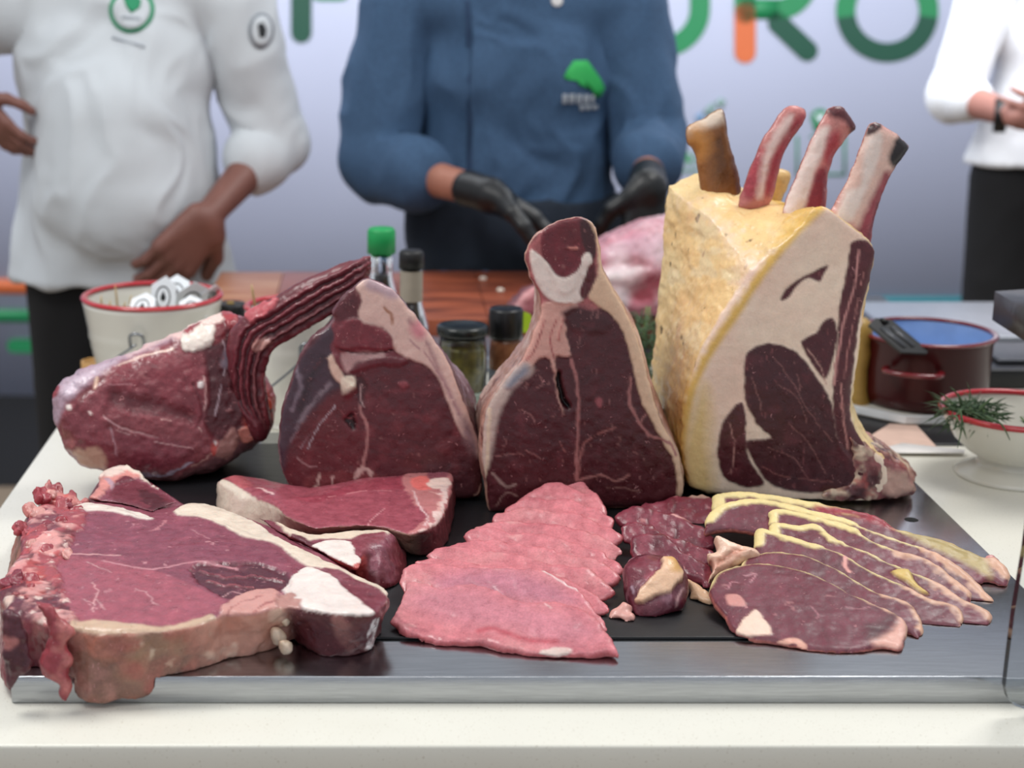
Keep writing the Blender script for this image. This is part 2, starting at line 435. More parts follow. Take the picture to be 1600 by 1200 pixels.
letter('green letter T on the banner hidden behind the chef in blue', [(bar(845, 70, 845, -70, 32), OR), (bar(790, -80, 900, -80, 30), GR)])
letter('green letter U with rounded bottom just right of the blue jacket', [(arc(1033, 13, 76, 45, 0, 180), GR), (bar(1093.5, 13, 1093.5, -80, 31, False), GR), (bar(972.5, 13, 972.5, -80, 31, False), GR)])
letter('green letter R with orange stem and dark green leg on the banner', [(bar(1164, 20, 1164, 82, 33), OR), (bar(1164, -80, 1164, 20, 33), GR),
       (arc(1215, -32, 62, 30, -90, 90), GR), ([(1158, -2), (1216, -2), (1216, 30), (1158, 30)], GR), ([(1158, -94), (1216, -94), (1216, -62), (1158, -62)], GR), (bar(1216, 36, 1261, 79, 33), DG)])
letter('green and dark green round letter O on the right side of banner', [(arc(1386, 17, 80, 50, 8, 172, 32), DG), (arc(1386, 17, 80, 50, 172, 368, 32), GR)])
def wallmark(name, label, cat, polys, group=None):
    e = empty(name, WP.O + WP.U * WP.poly(polys[0][0])[0][0] + WP.V * WP.poly(polys[0][0])[0][1], label, cat, group); glyph('mark', e, polys); return e
wallmark('banner_stripe', 'orange stripe low on the banner at the far left', 'stripe', [([(-200, 434), (60, 436), (60, 459), (-200, 457)], OR)])
wallmark('banner_stripe', 'upper green stripe, under the orange one at far left', 'stripe', [([(-200, 482), (60, 484), (60, 503), (-200, 501)], GR)])
wallmark('banner_stripe', 'short round-ended green stripe left of the black trousers', 'stripe', [(bar(22, 540, 95, 541, 21), GR)])
wallmark('banner_stripe', 'teal stripe low on the banner behind the red pot', 'stripe', [([(1100, 463), (1900, 463), (1900, 477), (1100, 477)], '1f7a86')])
pin = wallmark('pin_logo', 'small green pin logo with heart above a thin green square', 'logo', [(arc(1281, 184, 14, 0, 0, 360, 20), GR), ([(1270, 192), (1292, 192), (1290, 205), (1272, 205)], GR),
    ([(1244, 212), (1247, 212), (1247, 274), (1244, 274)], GR), ([(1318, 212), (1321, 212), (1321, 274), (1318, 274)], GR), ([(1244, 271), (1321, 271), (1321, 274), (1244, 274)], GR), ([(1266, 212), (1298, 212), (1298, 215), (1266, 215)], GR)])
glyph('heart', pin, [([(1273, 180), (1277, 177), (1281, 181), (1285, 177), (1289, 180), (1281, 192)], 'd9e2ea')], z=-.009)
wallmark('leaf_logo', 'small grey-green leaf sketch on banner above the brown rib tip', 'logo', [([(1098, 176), (1112, 160), (1120, 168), (1108, 182)], '7f9b96'), ([(1118, 160), (1126, 152), (1134, 158), (1128, 170)], '8aa6a0'), ([(1086, 182), (1096, 175), (1100, 188), (1090, 192)], '6f93b5')])
wallmark('blue_logo', 'small navy blue patch on banner under the blue sleeve', 'logo', [([(915, 205), (950, 207), (952, 237), (915, 236)], '36428c')])
def wtext(st, x, y, size, c, label):
    cu = bpy.data.curves.new('banner_text', 'FONT'); cu.body = st; cu.size = size; cu.extrude = .001; o = bpy.data.objects.new('banner_text', cu); COL.objects.link(o)
    u, v = WP.uv(x, y); o.location = WP.O + WP.U * u + WP.V * v - WP.W * .004; o.rotation_euler = (math.pi / 2, 0, math.radians(-4)); cu.materials.append(simple('ink_' + c, c)); bpy.context.view_layer.update(); me = bpy.data.meshes.new_from_object(o.evaluated_get(bpy.context.evaluated_depsgraph_get())); n2 = bpy.data.objects.new('banner_lettering', me); n2.location = o.location; n2.rotation_euler = o.rotation_euler; bpy.data.objects.remove(o); COL.objects.link(n2); tag(n2, label, 'lettering')
wtext('AV', 1065, 258, .062, '2f9a4a', 'green capital letters on the banner left of the rib tips')
wtext('ad pe', 1066, 269, .024, '4a9a5a', 'tiny green line of text under the green capitals')

# counter -------------------------------------------------------
ROT = -1.1
cn = empty('counter', (0, 1.2, 0), 'long cream speckled quartz counter carrying the meat tray', 'counter')
piv = (0, 1.177)
box('worktop', -.447, 2.2, 1.177, 2.47, .875, .90, quartz, cn, bev=.0025)
box('front_panel', -.435, 2.19, 1.19, 1.21, 0, .875, simple('panel_grey', 'a8a49a', rough=.5), cn)
box('side_panel', -.435, -.415, 1.21, 2.45, 0, .875, simple('panel_grey', 'a8a49a'), cn)
box('back_panel', -.435, 2.19, 2.43, 2.45, 0, .875, simple('panel_grey', 'a8a49a'), cn)
# tray: folded steel slab with a black slate inset
tr = empty('serving_tray', (.15, 1.6, CTR), 'wide brushed steel tray with folded front edge on cream counter', 'tray')
tp = (.15, 1.255, 0)
TX0, TX1, TY0, TY1 = -.318, .622, 1.253, 1.99
box('tray_body', TX0, TX1, TY0, TY1, CTR + .0005, TRAY, steel, tr, bev=.0012)
bm_y = simple('hole_black', '050505', rough=.9)
c = on_z(1424, 812, TRAY)
lathe('drain_hole', (c.x, c.y, TRAY), [(.0001, .0004), (.0068, .0004), (.0075, .0001)], bm_y, tr, n=24)
slate = simple('black_slate', '17181b', rough=.36, noise=.2, scale=9, bump=.15, bs=90)
a = on_z(250, 745, TRAY); b = on_z(610, 1000, TRAY); r_ = on_z(1290, 1000, TRAY)
box('slate_mat', a.x, .435, b.y, 1.93, TRAY + .0003, MAT, slate, None, bev=.0008)
tag(bpy.data.objects['slate_mat'], 'thin matte black slate sheet lying on the steel tray under meat', 'slate')
# ================================================================ STANDING ROASTS
def stand(name, label, px, z, cat='meat', group='large beef roasts standing at the back of the tray'):
    return empty(name, on_z(*px, z), label, cat, group)
# --- rib roast with yellow fat and four tall ribs
rr = stand('rib_roast', 'tall dark aged rib roast with thick yellow fat and four long rib bones', (1200, 778), MAT)
pr = Plane(on_z(1200, 783, MAT), yaw=0, lean=0)
cut('fat_cap', rr, pr, '1285,322 1330,350 1366,383 1366,410 1352,470 1341,540 1331,600 1327,650 1345,690 1385,722 1385,765 1350,785 1300,783 1200,779 1130,772 1090,768 1074,752 1066,705 1069,640 1083,580 1110,525 1150,470 1198,410 1246,360',
    '1052,283 1036,300 1030,420 1022,520 1016,600 1024,670 1045,745 1100,745 1300,745 1330,700 1320,600 1330,450 1330,390 1260,335 1170,296 1110,272 1078,271', .17, h=.0019, r=.004,
    ext='f2cc8c', extfat=1, face='f6dcc4', facefat=1, base_part='fat_cap', zmin=MAT, rough=(.0005, .0028), mott=.07, ease=.8, blob=.002, seed=2, ops=[
    G('f2d8a0', 14, -.15, .35, .8, where='s', seed=1), G('e6a048', 10, .2, .6, .6, where='s', seed=4), G('e0a684', 22, .2, .55, .5, where='s', seed=6), G('efdcb0', 50, .15, .4, .6, where='s', seed=9, stretch=(1, 1, .4)),
    G('3a1a12', 85, .50, .60, .85, where='s', disp=-.0006, seed=14, stretch=(1.6, .5, 1)), G('8a3a2a', 60, .52, .62, .6, where='s', seed=21, stretch=(1, .4, 1)),
    G('f2c8b2', 14, .0, .5, .6, where='f', seed=3),
    L('1287,321 1242,365 1192,426 1148,492 1104,558 1082,607 1071,662 1066,717 1072,760', .009, 'e8bb5c', fat=1, where='a', soft=.003),
    P('1085,640 1100,600 1110,640 1108,700 1115,770 1070,770 1066,700', 'ecca88', fat=1, soft=.01),
    P('1165,558 1176,544 1198,537 1220,539 1247,552 1269,580 1291,613 1302,646 1308,684 1330,717 1352,739 1350,764 1297,770 1242,768 1203,756 1181,727 1165,697 1170,686 1203,684 1181,660 1165,626 1162,591', '49181f', 'lean_meat', 0, disp=.0008),
    P('1159,629 1165,651 1165,679 1170,717 1194,752 1176,762 1143,754 1126,736 1121,701 1126,668 1143,640', '501b22', 'lean_meat', 0, disp=.0008),
    P('1253,533 1275,519 1286,503 1300,497 1308,519 1302,558 1294,585 1286,591 1269,569 1258,550', '501a22', 'lean_meat', 0, disp=.0008),
    P('1220,470 1228,453 1247,437 1269,426 1294,415 1286,431 1280,441 1264,434 1247,445 1234,464', '551a22', 'lean_meat', 0, warp=.001, disp=-.001),
    P('1330,382 1346,374 1370,388 1366,426 1354,464 1340,525 1331,596 1330,657 1352,695 1357,745 1330,745 1308,690 1300,618 1306,558 1311,481 1322,426', '561d24', 'lean_meat', 0, disp=.0006),
    L('1342,392 1334,448 1320,497 1308,558 1303,600', .0026, 'c98a84', 'fat_cap', 1), L('1352,400 1342,470 1328,530 1318,590', .0014, 'b0726c', None, .6, brk=.002),
    L('1313,600 1316,650 1325,700', .002, 'c5847c', None, .8), L('1210,560 1240,600 1262,640 1300,690', .0006, '95605c', None, .6, brk=.002), L('1240,560 1250,610', .0006, '95605c', None, .6, brk=.002),
    L('1175,590 1190,640', .0006, 'a8706a', None, .6), L('1215,600 1245,620 1260,660', .0006, '95605c', None, .6, brk=.002), L('1230,660 1262,690 1290,740', .0006, '95605c', None, .6), L('1200,700 1240,715 1262,750', .0006, '95605c', None, .5, brk=.002), L('1140,660 1148,700 1140,740', .001, 'c08a80', None, .6),
    L('1180,724 1230,745 1300,752', .0009, 'a0605a', None, .5, brk=.002), L('1262,545 1280,570 1290,600', .0011, 'c99a8c', None, .8),
    G('6a2a32', 55, .1, .5, .5, where='f', seed=40, lean=True), G('8a4a4c', 160, .42, .52, .6, where='f', seed=44, lean=True, stretch=(1.5, .6, 1))])
cut('backbone', rr, Plane(on_z(1380, 778, MAT) + Vector((0, -.01, 0)), yaw=12), '1322,650 1340,680 1365,698 1400,722 1418,735 1434,765 1424,778 1380,787 1330,789 1250,786 1200,782 1260,772 1300,762 1335,752 1325,700', '1330,660 1420,720 1435,752 1380,765 1300,765 1300,700', .09, h=.002, r=.008,
    ext='a8786a', face='8a4a4a', rough=(.0035, .004), jag=.004, zmin=MAT, base_part='backbone', seed=5, mott=.25, ops=[G('d8c0a4', 60, .0, .35, .9, seed=2, fat=1), G('4a1a20', 45, .1, .4, .9, seed=7), G('c85a50', 70, .3, .5, .6, seed=9), P('1385,735 1418,745 1428,768 1400,776 1380,760', 'c79c8c', fat=1, soft=.004)])
def rib(outl, dY, T, ops, face, ext, seed, name='rib_bone', **kw):
    return cut(name, rr, Plane(pr.O + Vector((0, dY, 0)), yaw=10), outl, None, T, h=.0018, r=.008, face=face, ext=ext, facefat=.6, extfat=.6, base_part=name, rough=(.0009, .0012), seed=seed, ops=ops, mott=.14, facecos=.3, bulge=.002, **kw)
rib('1300,345 1326,285 1345,240 1359,200 1375,191 1397,202 1425,225 1424,238 1401,272 1384,311 1373,345 1362,400 1335,395', .012, .017, [
    P('1340,200 1360,195 1430,225 1420,250 1390,270 1360,330 1340,360 1320,300', 'e8c0b0', fat=.8, soft=.004), P('1345,290 1352,240 1362,212 1378,210 1372,250 1350,300 1330,345 1305,345 1325,300', 'f3dfd4', fat=1, soft=.003),
    P('1352,330 1372,290 1382,268 1394,276 1380,320 1370,360 1355,400 1330,390', '9c3c48', fat=0, soft=.004), P('1388,250 1396,225 1412,212 1430,228 1424,246 1402,262', '1c1214', fat=0, soft=.003), P('1359,212 1360,196 1376,190 1384,196 1370,206', '3a1418', fat=0, soft=.002), L('1356,380 1374,320', .003, '6d1424', soft=.002)], 'd99a92', 'b8756a', 21)
rib('1224,345 1255,255 1270,217 1289,184 1300,168 1324,167 1344,199 1331,214 1312,242 1301,275 1290,345', .055, .016, [
    P('1224,330 1255,260 1272,220 1286,200 1296,200 1290,230 1272,270 1258,330', 'f3dcd2', fat=1, soft=.003), P('1290,168 1326,164 1346,200 1334,212 1320,190 1300,182', '5a1c22', soft=.003), P('1265,300 1280,262 1296,270 1288,340 1255,340', '943844', soft=.003), P('1292,215 1310,205 1312,235 1298,262 1288,250', 'c05058', soft=.004)], 'd48a82', 'a86056', 22)
rib('1156,325 1187,232 1210,195 1232,165 1259,167 1267,180 1259,199 1240,225 1225,260 1206,325', .10, .016, [
    P('1175,290 1200,228 1226,186 1240,180 1232,205 1205,250 1190,310', 'eed0c8', fat=1, soft=.003), P('1205,250 1230,205 1250,180 1262,184 1240,222 1220,262 1206,300 1195,300', 'b04450', soft=.004), P('1160,300 1180,248 1192,232 1188,270 1178,310', 'a83a46', soft=.004)], 'c87a74', 'a8645a', 23)
rib('1077,199 1105,184 1131,169 1140,184 1146,225 1161,277 1158,315 1105,315 1090,244 1077,225', .14, .02, [
    P('1077,195 1131,166 1138,190 1110,200 1080,215', 'd8c4b0', fat=1, soft=.004), P('1132,170 1150,170 1165,300 1150,300 1140,220', '5a1c1c', soft=.003), P('1110,225 1130,200 1142,240 1150,290 1120,285', '6d4420', soft=.01), P('1077,205 1100,200 1110,230 1095,250', 'c98a40', fat=1, soft=.008)], '96602e', '8a5a30', 24)
rib('1206,272 1225,264 1240,270 1238,290 1222,325 1200,325', .15, .02, [], 'e0b870', 'd8a860', 25, name='fat_lobe')

# --- porterhouse end roast (third)
pe = stand('porterhouse_roast', 'dark T-shaped roast with white marrow fat knob on top, beside the yellow-fat rib roast', (900, 795), MAT)
pp = Plane(on_z(900, 799, MAT), yaw=3, lean=2)
cut('lean_meat', pe, pp, '868,342 888,338 908,336 930,349 937,385 944,425 975,478 1000,540 1016,600 1030,650 1050,690 1064,720 1069,770 1050,786 1010,792 900,795 820,799 775,804 762,797 757,760 752,700 757,640 788,592 812,562 830,520 843,492 838,462 823,430 817,395 836,362',
    '880,355 920,352 935,420 985,490 1010,570 1040,660 1045,745 1000,760 800,765 742,700 744,630 775,578 800,548 830,500 835,440 840,380', .13, h=.0019, r=.005, ext='b98878', extfat=.6, face='50181f', zmin=MAT, rough=(.0007, .002), seed=31, ease=.8, ops=[
    G('dcc0b4', 26, 0, .4, .8, where='s', seed=2, fat=1), G('6a2a30', 30, .25, .5, .8, where='s', seed=5, fat=0),
    P('834,375 850,352 872,340 905,338 930,350 936,390 944,430 940,480 870,500 840,480 815,430 820,395', 'b06060', None, 0, soft=.002),
    P('846,368 866,345 905,339 926,352 932,395 922,440 905,428 896,452 878,458 862,430 846,398', '6a1a24', None, 0, disp=.0012), P('906,345 926,352 931,395 922,405 910,380', '44171c', None, 0), 
    L('858,380 880,392 905,380', .001, 'a04048'), L('884,386 902,387', .0024, 'dc8a7c', fat=1, disp=.001),
    P('828,392 842,398 858,414 872,432 890,430 912,398 922,396 925,408 918,418 914,440 910,470 882,474 862,470 846,456 833,428', 'efdcd0', 'bone_fat', 1, disp=.0022, warp=.001),
    P('862,352 880,378 900,400 908,404 902,422 890,430 872,428 860,410 850,392 846,370', '701c28', None, 0, soft=.0008), P('926,414 930,440 920,462 908,466 906,446', '5c1820', None, 0),
    P('910,338 930,349 937,385 944,425 975,478 1000,540 1016,600 1030,650 1052,690 1064,720 1069,790 1060,790 1054,724 1040,700 1024,668 1003,628 985,560 975,520 955,492 935,478 920,465 932,430 934,395 925,355', 'e3bd9c', 'fat_rim', 1, disp=.001),
    P('845,478 880,472 905,478 884,492 884,520 893,556 868,558 870,590 880,650 872,620 858,560 835,568 812,600 790,606 812,562 832,520', 'dba394', 'fat_rim', 1, warp=.003, disp=.0015),
    L('868,500 860,530 866,560', .0016, 'b05a58'), L('880,496 872,530', .0016, 'c87870', fat=1, disp=.002), L('850,500 838,540 820,568', .0018, 'b86660'),
    P('757,640 788,592 822,566 834,580 800,610 780,650 770,700 762,740 752,740', 'cdb4a8', 'membrane', 1, soft=.003), P('790,600 818,572 826,580 800,606', '8a8c98', 'membrane', 1, soft=.004), L('765,640 762,700 760,760', .004, 'e3c9ae', 'membrane', 1),
    L('893,562 900,590 904,640 902,690 900,750', .0034, 'a86a66', fat=.9), L('903,750 908,705 922,685 960,668', .0022, 'a0625e', fat=.8, brk=.001), L('985,590 984,625 998,660 1015,680 1045,692 1056,712', .003, 'a86a66', fat=.8), L('1000,660 1010,648', .002, 'a86a66', fat=.8),
    L('905,750 940,742 962,752 985,740', .0024, 'a86e68', fat=.8, brk=.001), L('815,640 830,650 838,668', .0011, 'a06a66', brk=.0015), L('775,712 810,708', .0011, 'a06a66'), L('822,704 845,716', .0012, 'a06a66'), L('842,586 848,600 838,606', .001, 'a06a66'), L('875,690 884,706', .0008, '9a5a56'),
    L('872,585 874,600 880,622 888,636', .0052, '0c0405', disp=-.006), P('930,625 940,622 942,634 933,636', '9a4a50'),
    P('762,735 800,738 812,760 800,790 775,802 760,790', '521820', None, 0), L('770,740 790,760 805,756', .003, 'a08078', fat=1), L('775,790 790,770 808,775', .002, '98706a', fat=1), L('930,770 960,762 1000,768', .001, '9a6a62', brk=.002),
    P('878,486 905,478 935,488 955,505 940,520 900,515 884,500', '481a20', None, 0, soft=.003, disp=.001), G('6a2a32', 70, .2, .5, .5, where='f', seed=12, lean=True), G('94605c', 170, .46, .55, .6, where='f', seed=44, lean=True, stretch=(1.5, .6, 1))])

# --- sirloin/rump roast (second)
sr = stand('rump_roast', 'maroon rump roast with pale fat side, standing between rib chop and T-shaped roast', (600, 778), MAT)
ps = Plane(on_z(600, 788, MAT), yaw=5, lean=3)
cut('lean_meat', sr, ps, '560,440 575,432 595,440 618,452 645,485 668,515 690,545 708,580 722,620 738,660 750,700 753,730 752,770 742,780 700,782 600,788 520,785 470,772 445,752 436,720 434,680 440,640 452,600 466,560 482,530 505,515 520,500 518,485 535,462',
    '580,455 640,500 690,545 735,600 746,640 748,700 720,740 480,740 450,700 450,620 470,560 500,520 540,470', .14, h=.0019, r=.005, ext='6a3a42', face='5e2028', zmin=MAT, rough=(.0007, .002), seed=51, ops=[
    G('a88a90', 30, .1, .5, .7, where='s', seed=1, fat=.6), G('3c2028', 25, .1, .5, .7, where='s', seed=6),
    P('505,518 470,560 450,610 436,660 430,720 445,745 450,700 480,650 520,612 540,600 525,560 530,530 520,505', '47303c', 'membrane', .6, soft=.003), L('515,600 480,640 455,690', .003, '9a8890', fat=1, soft=.003, brk=.002), L('540,615 490,670 470,700', .0016, 'a89ca4', fat=1), L('505,560 480,600 470,640', .004, '2c1e26', soft=.004),
    P('512,560 530,555 536,585 545,598 556,600 552,615 540,618 532,600 520,588', 'e8c4ae', 'fat_seam', 1, disp=.002), P('535,590 556,588 554,606 538,620 532,606', 'efdcc4', 'fat_seam', 1, disp=.001),
    P('520,505 550,500 565,502 590,505 612,520 618,545 640,562 590,560 560,562 545,580 530,575 516,545 522,530', '7a2c36', None, 0), P('524,520 548,498 575,505 600,515 614,530 616,545 590,548 560,543 530,548', '7c2833', None, 0, disp=.0025), P('534,552 570,550 600,552 596,562 560,566 545,582 538,576', 'c99c98', 'fat_seam', .8, soft=.002),
    P('545,580 580,560 612,558 636,562 622,572 590,570 560,580', '6a222c', None, 0, disp=.002),
    L('530,545 570,552 614,548', .0018, '45141c', disp=-.002), L('566,503 560,530', .001, '9a4a50'),
    P('555,445 575,432 600,440 645,480 690,540 712,580 728,625 745,680 753,730 752,756 742,700 722,680 708,650 696,620 684,590 664,570 645,563 630,556 616,545 612,525 595,510 560,498 566,470', 'e6c0b2', 'fat_side', 1, disp=.0012, soft=.0015),
    P('575,432 600,440 625,462 612,466 588,456 572,450', 'c2a4aa', 'fat_side', 1, soft=.003), L('600,480 612,492 612,505', .003, 'b07a60', fat=1), L('640,500 668,540 690,590 715,640 735,690', .003, 'a8787c', fat=.6, soft=.003, brk=.003), L('640,530 670,560 705,620 730,680', .0016, 'b8888a', fat=.8, brk=.002), P('655,500 665,520 655,530 640,515', 'd88a90', 'fat_side', 1, soft=.004), P('720,650 742,670 746,720 728,690', '8d6e72', 'fat_side', .6, soft=.006),
    P('630,750 660,735 700,720 752,715 754,785 640,785', '4f1a22', None, 0, soft=.004),
    P('470,700 500,640 555,605 562,640 565,700 560,740 480,760 445,740', '672028', None, 0, soft=.004), L('561,590 568,610 562,640 574,665 572,700 566,740 560,770', .0032, 'b07874', fat=.9), P('556,590 566,588 574,602 570,628 562,634 558,610', '45151c', None, 0, disp=-.001), L('566,600 563,622 568,636', .0016, 'c4a09c', fat=.9),
    P('540,652 552,648 556,668 548,670 540,660', '23090d', None, 0, disp=-.004, warp=.003), L('530,640 545,655 556,650', .0014, '8a3a40'), L('465,716 480,728 496,730', .0016, 'b89090', fat=.8),
    L('590,640 680,655', .0009, '7a3038', soft=.003), L('600,680 690,700', .0009, '4a1820', soft=.003), L('600,610 670,612', .001, '7c343c', soft=.003), L('580,705 660,722', .0014, '431219', soft=.002), P('622,598 634,596 638,604 628,606', '94424a', disp=.001),
    P('480,745 530,735 560,742 600,744 590,770 480,775', '7a3034', None, 0, warp=.005), L('556,745 568,730 580,742', .005, 'd0a8a0', fat=1, warp=.004), L('500,740 490,768', .003, 'caa69c', fat=1, warp=.004), L('455,560 470,600 455,640', .003, '8d7c88', fat=.8, soft=.002, warp=.004), L('525,632 498,665 480,700', .0014, 'b8aab0', fat=1, warp=.003), G('8a3a40', 60, .1, .5, .4, where='f', seed=33, lean=True), G('a06a66', 170, .46, .56, .5, where='f', seed=44, lean=True), L('520,745 515,775', .002, 'd8b0a8', fat=1, warp=.004), L('436,700 432,735 448,760 470,776', .004, 'c4a294', fat=1, warp=.005, brk=.002), L('752,690 752,760 742,776', .0024, 'cba090', fat=1, brk=.002)])

# --- rib chop with membrane and long curved rib flap (first)
rc = stand('rib_chop', 'big rosy bone-in rib chop lying at left back corner, long rib flap rising right', (280, 750), TRAY)
pc = Plane(on_z(250, 765, TRAY), yaw=14, lean=16)
cut('lean_meat', rc, pc, '83,640 82,612 100,592 150,568 205,548 262,525 300,506 322,494 345,488 372,488 392,500 404,525 400,560 410,592 428,605 434,632 430,665 412,690 385,708 350,735 300,750 262,758 215,748 165,745 120,728 100,710 88,680',
    '100,600 200,560 300,520 380,500 420,600 425,650 380,700 280,735 150,720 100,670', .10, h=.0018, r=.016, ext='9a5a66', face='8c4048', zmin=CTR + .0005, rough=(.0016, .0026), seed=71, bulge=.012, facecos=.3, jag=.003, ops=[
    P('60,640 82,600 150,566 250,528 300,508 330,500 300,520 262,535 215,555 178,572 140,600 105,630 88,668', 'b496a4', 'membrane', .5, where='a', soft=.003, disp=.001), P('100,600 150,575 180,566 140,590 108,622', 'cbb6c4', 'membrane', .6, where='a', soft=.004), P('80,605 92,600 92,616 82,622', 'a02c38', None, 0, where='a'),
    P('250,528 300,506 322,496 330,505 300,520 285,530 262,530 230,545 200,556', 'ecc4be', 'fat_edge', 1, where='a', soft=.003), L('185,572 225,556 270,545', .0028, 'eccabc', 'fat_edge', 1),
    P('168,586 205,566 240,556 280,556 305,565 318,590 322,640 310,665 270,650 220,648 180,640 160,630', '8a3641', None, 0, soft=.004), P('160,625 190,640 250,648 300,660 290,640 200,615 168,605', '6a2830', None, 0, soft=.005, disp=-.003),
    P('108,640 165,600 170,620 160,650 172,680 170,700 130,690 100,670', '8c3e48', None, 0, soft=.003, disp=.002), L('160,650 182,664 200,672 245,684', .0022, 'd09ea0', fat=.7, disp=-.001), L('172,668 178,690 182,712', .0018, 'c09098', fat=.8, disp=-.0015),
    P('180,676 220,680 280,690 302,700 300,715 250,735 215,730 190,705', '813340', None, 0, soft=.003), L('180,672 240,690 300,700', .001, 'd0a0a0', brk=.002), L('250,655 300,662 312,675', .001, 'e0b0a8', brk=.002), L('170,600 205,602', .0012, 'b87a80', brk=.002), L('190,612 240,622', .001, 'b06a72', brk=.002), L('200,640 255,650', .001, '5a1c26'),
    P('318,560 322,540 345,525 372,500 392,500 404,525 400,560 412,600 400,660 380,690 340,690 318,660 325,620', '541c24', 'rib_cavity', 0, soft=.003, disp=-.002), L('316,588 320,620 318,640', .0022, 'd8a8a4', fat=1), L('345,525 352,560 345,600 335,650', .0018, 'b8a0a8', fat=.6, brk=.003), P('355,538 370,545 362,570 345,572', '8a7a88', 'rib_cavity', .4, soft=.003), P('335,500 360,495 352,525 330,540 320,530', '7a242c', None, 0, warp=.003),
    P('288,520 310,508 335,508 330,535 318,545 300,552 282,540', 'eadcd0', 'fat_edge', 1, where='a', disp=.002, warp=.003), P('315,493 345,486 350,500 330,508 318,508', 'f3d2c8', 'fat_edge', 1, where='a', disp=.002), P('350,488 368,488 375,510 358,515', 'a8343c', None, 0, where='a', disp=.003), P('304,500 318,504 296,524 290,518', 'a03a42', None, 0, disp=.001),
    P('112,705 150,700 165,720 160,745 130,738 108,722', 'c9a088', 'fat_edge', 1, soft=.003, warp=.004), P('100,668 116,690 112,712 98,700', 'a05a58', None, 0, warp=.004), P('200,740 240,735 280,742 330,715 370,690 410,690 385,712 350,738 290,756 240,756', '81565a', 'bone_edge', .4, where='a', soft=.004, warp=.004), L('215,740 245,742 270,738 300,720', .003, 'b0a4b4', 'bone_edge', .6, warp=.004), L('300,730 330,708 350,700', .002, 'c89a90', fat=1, warp=.004),
    P('345,690 362,668 372,680 368,705 350,718 335,712', 'b8847c', 'bone_edge', .5, warp=.004, soft=.002), P('330,692 340,690 335,712 328,705', 'c4453c', None, 0), P('398,600 415,596 432,620 434,650 420,680 398,690 380,670 385,640', 'a8382f', 'bone_edge', 0, where='a', soft=.004), P('396,640 420,622 424,640 404,655', 'dc5a44', 'bone_edge', 0, where='a', disp=.002), P('372,672 392,668 398,684 380,692', 'd88878', 'bone_edge', .6, where='a', disp=.002), L('385,660 425,640', .003, '4f1218', where='a'), L('390,680 425,665', .002, '4f1218', where='a'),
    G('6a242e', 40, .1, .5, .45, where='f', seed=33, lean=True, stretch=(.6, 1.6, 1)), G('b06a6c', 120, .42, .54, .5, where='f', seed=44, lean=True, stretch=(.5, 1.5, 1)), L('120,640 135,612 160,592', .003, '6d242c', soft=.003, disp=-.002), L('300,600 316,640 306,668', .002, '64202a', soft=.002, disp=-.002), P('148,592 154,590 150,606 146,608', 'e8c0a8', fat=1, disp=.001, warp=0), P('104,634 110,632 112,640 105,640', 'f0e0d8', fat=1, disp=.001, warp=0), P('308,598 316,597 315,606 308,606', 'f3e8e4', fat=1, disp=.001, warp=0), P('137,643 143,645 141,649', 'f0d8d0', fat=1, disp=.001, warp=0), P('333,690 338,690 336,696', 'f3e8e4', fat=1, warp=0)])
pfl = Plane(on_z(420, 765, TRAY) + Vector((0, .03, 0)), yaw=-4, lean=2)
strands = []
for k in range(9):
    q = k / 8
    o = [(576, 410), (545, 425), (500, 447), (460, 470), (428, 492), (405, 515), (390, 545), (385, 590), (392, 640), (410, 680)]
    i = [(574, 438), (560, 460), (520, 487), (485, 508), (455, 526), (425, 545), (412, 570), (408, 600), (412, 640), (420, 670)]
    a = [(x0 + (x1 - x0) * q - (18 * (1 - q) if 4 < n_ < 9 else 0), y0 + (y1 - y0) * q - 5 * (1 - q)) for n_, ((x0, y0), (x1, y1)) in enumerate(zip(o, i))]
    strands.append(L(' '.join('%d,%d' % p for p in a), .0034, ['7d2834', '3c141c', '95404a', '4a1a22', '84303a', '35121a', '9a5a5c', '5a2028', '8a3a40'][k], soft=.002, disp=[.003, -.003][k % 2], where='a', warp=.002))
cut('rib_flap', rc, pfl, '575,403 579,420 576,438 562,462 522,490 488,512 455,530 428,547 414,572 410,600 420,650 415,690 390,690 375,650 362,610 352,570 352,530 368,505 388,490 430,463 470,440 505,425 540,410',
    None, .024, h=.0018, r=.009, ext='6d2630', face='6d2630', seed=75, base_part='rib_flap', rough=(.0008, .0012), facecos=.3, bulge=.004, mott=.2, ops=strands + [
    P('380,492 398,478 430,470 432,480 415,492 395,505', 'c85860', None, 0, where='a', warp=.004, disp=.003), P('395,535 418,528 428,536 410,545 398,552', 'c08a80', 'fat_edge', 1, where='a', warp=.003, disp=.003), P('520,470 575,440 540,500 515,510', '7a3a42', where='a', warp=.004, soft=.004)])
# ================================================================ STEAKS LYING ON THE TRAY
def lying(name, label, px, z, group=None):
    p = on_z(*px, z); return empty(name, (p.x, p.y, TRAY), label, 'meat', group)
K1 = lambda s: cr(s, 0, 700, .3416)
K2 = lambda s: cr(s, 330, 700, .3)
K4 = lambda s: cr(s, 950, 740, .225)
K5 = lambda s: cr(s, 1080, 740, .325)
K3 = lambda s: cr(s, 600, 730, .2667)
GS = 'thick bone-in steaks at the left end of the tray'
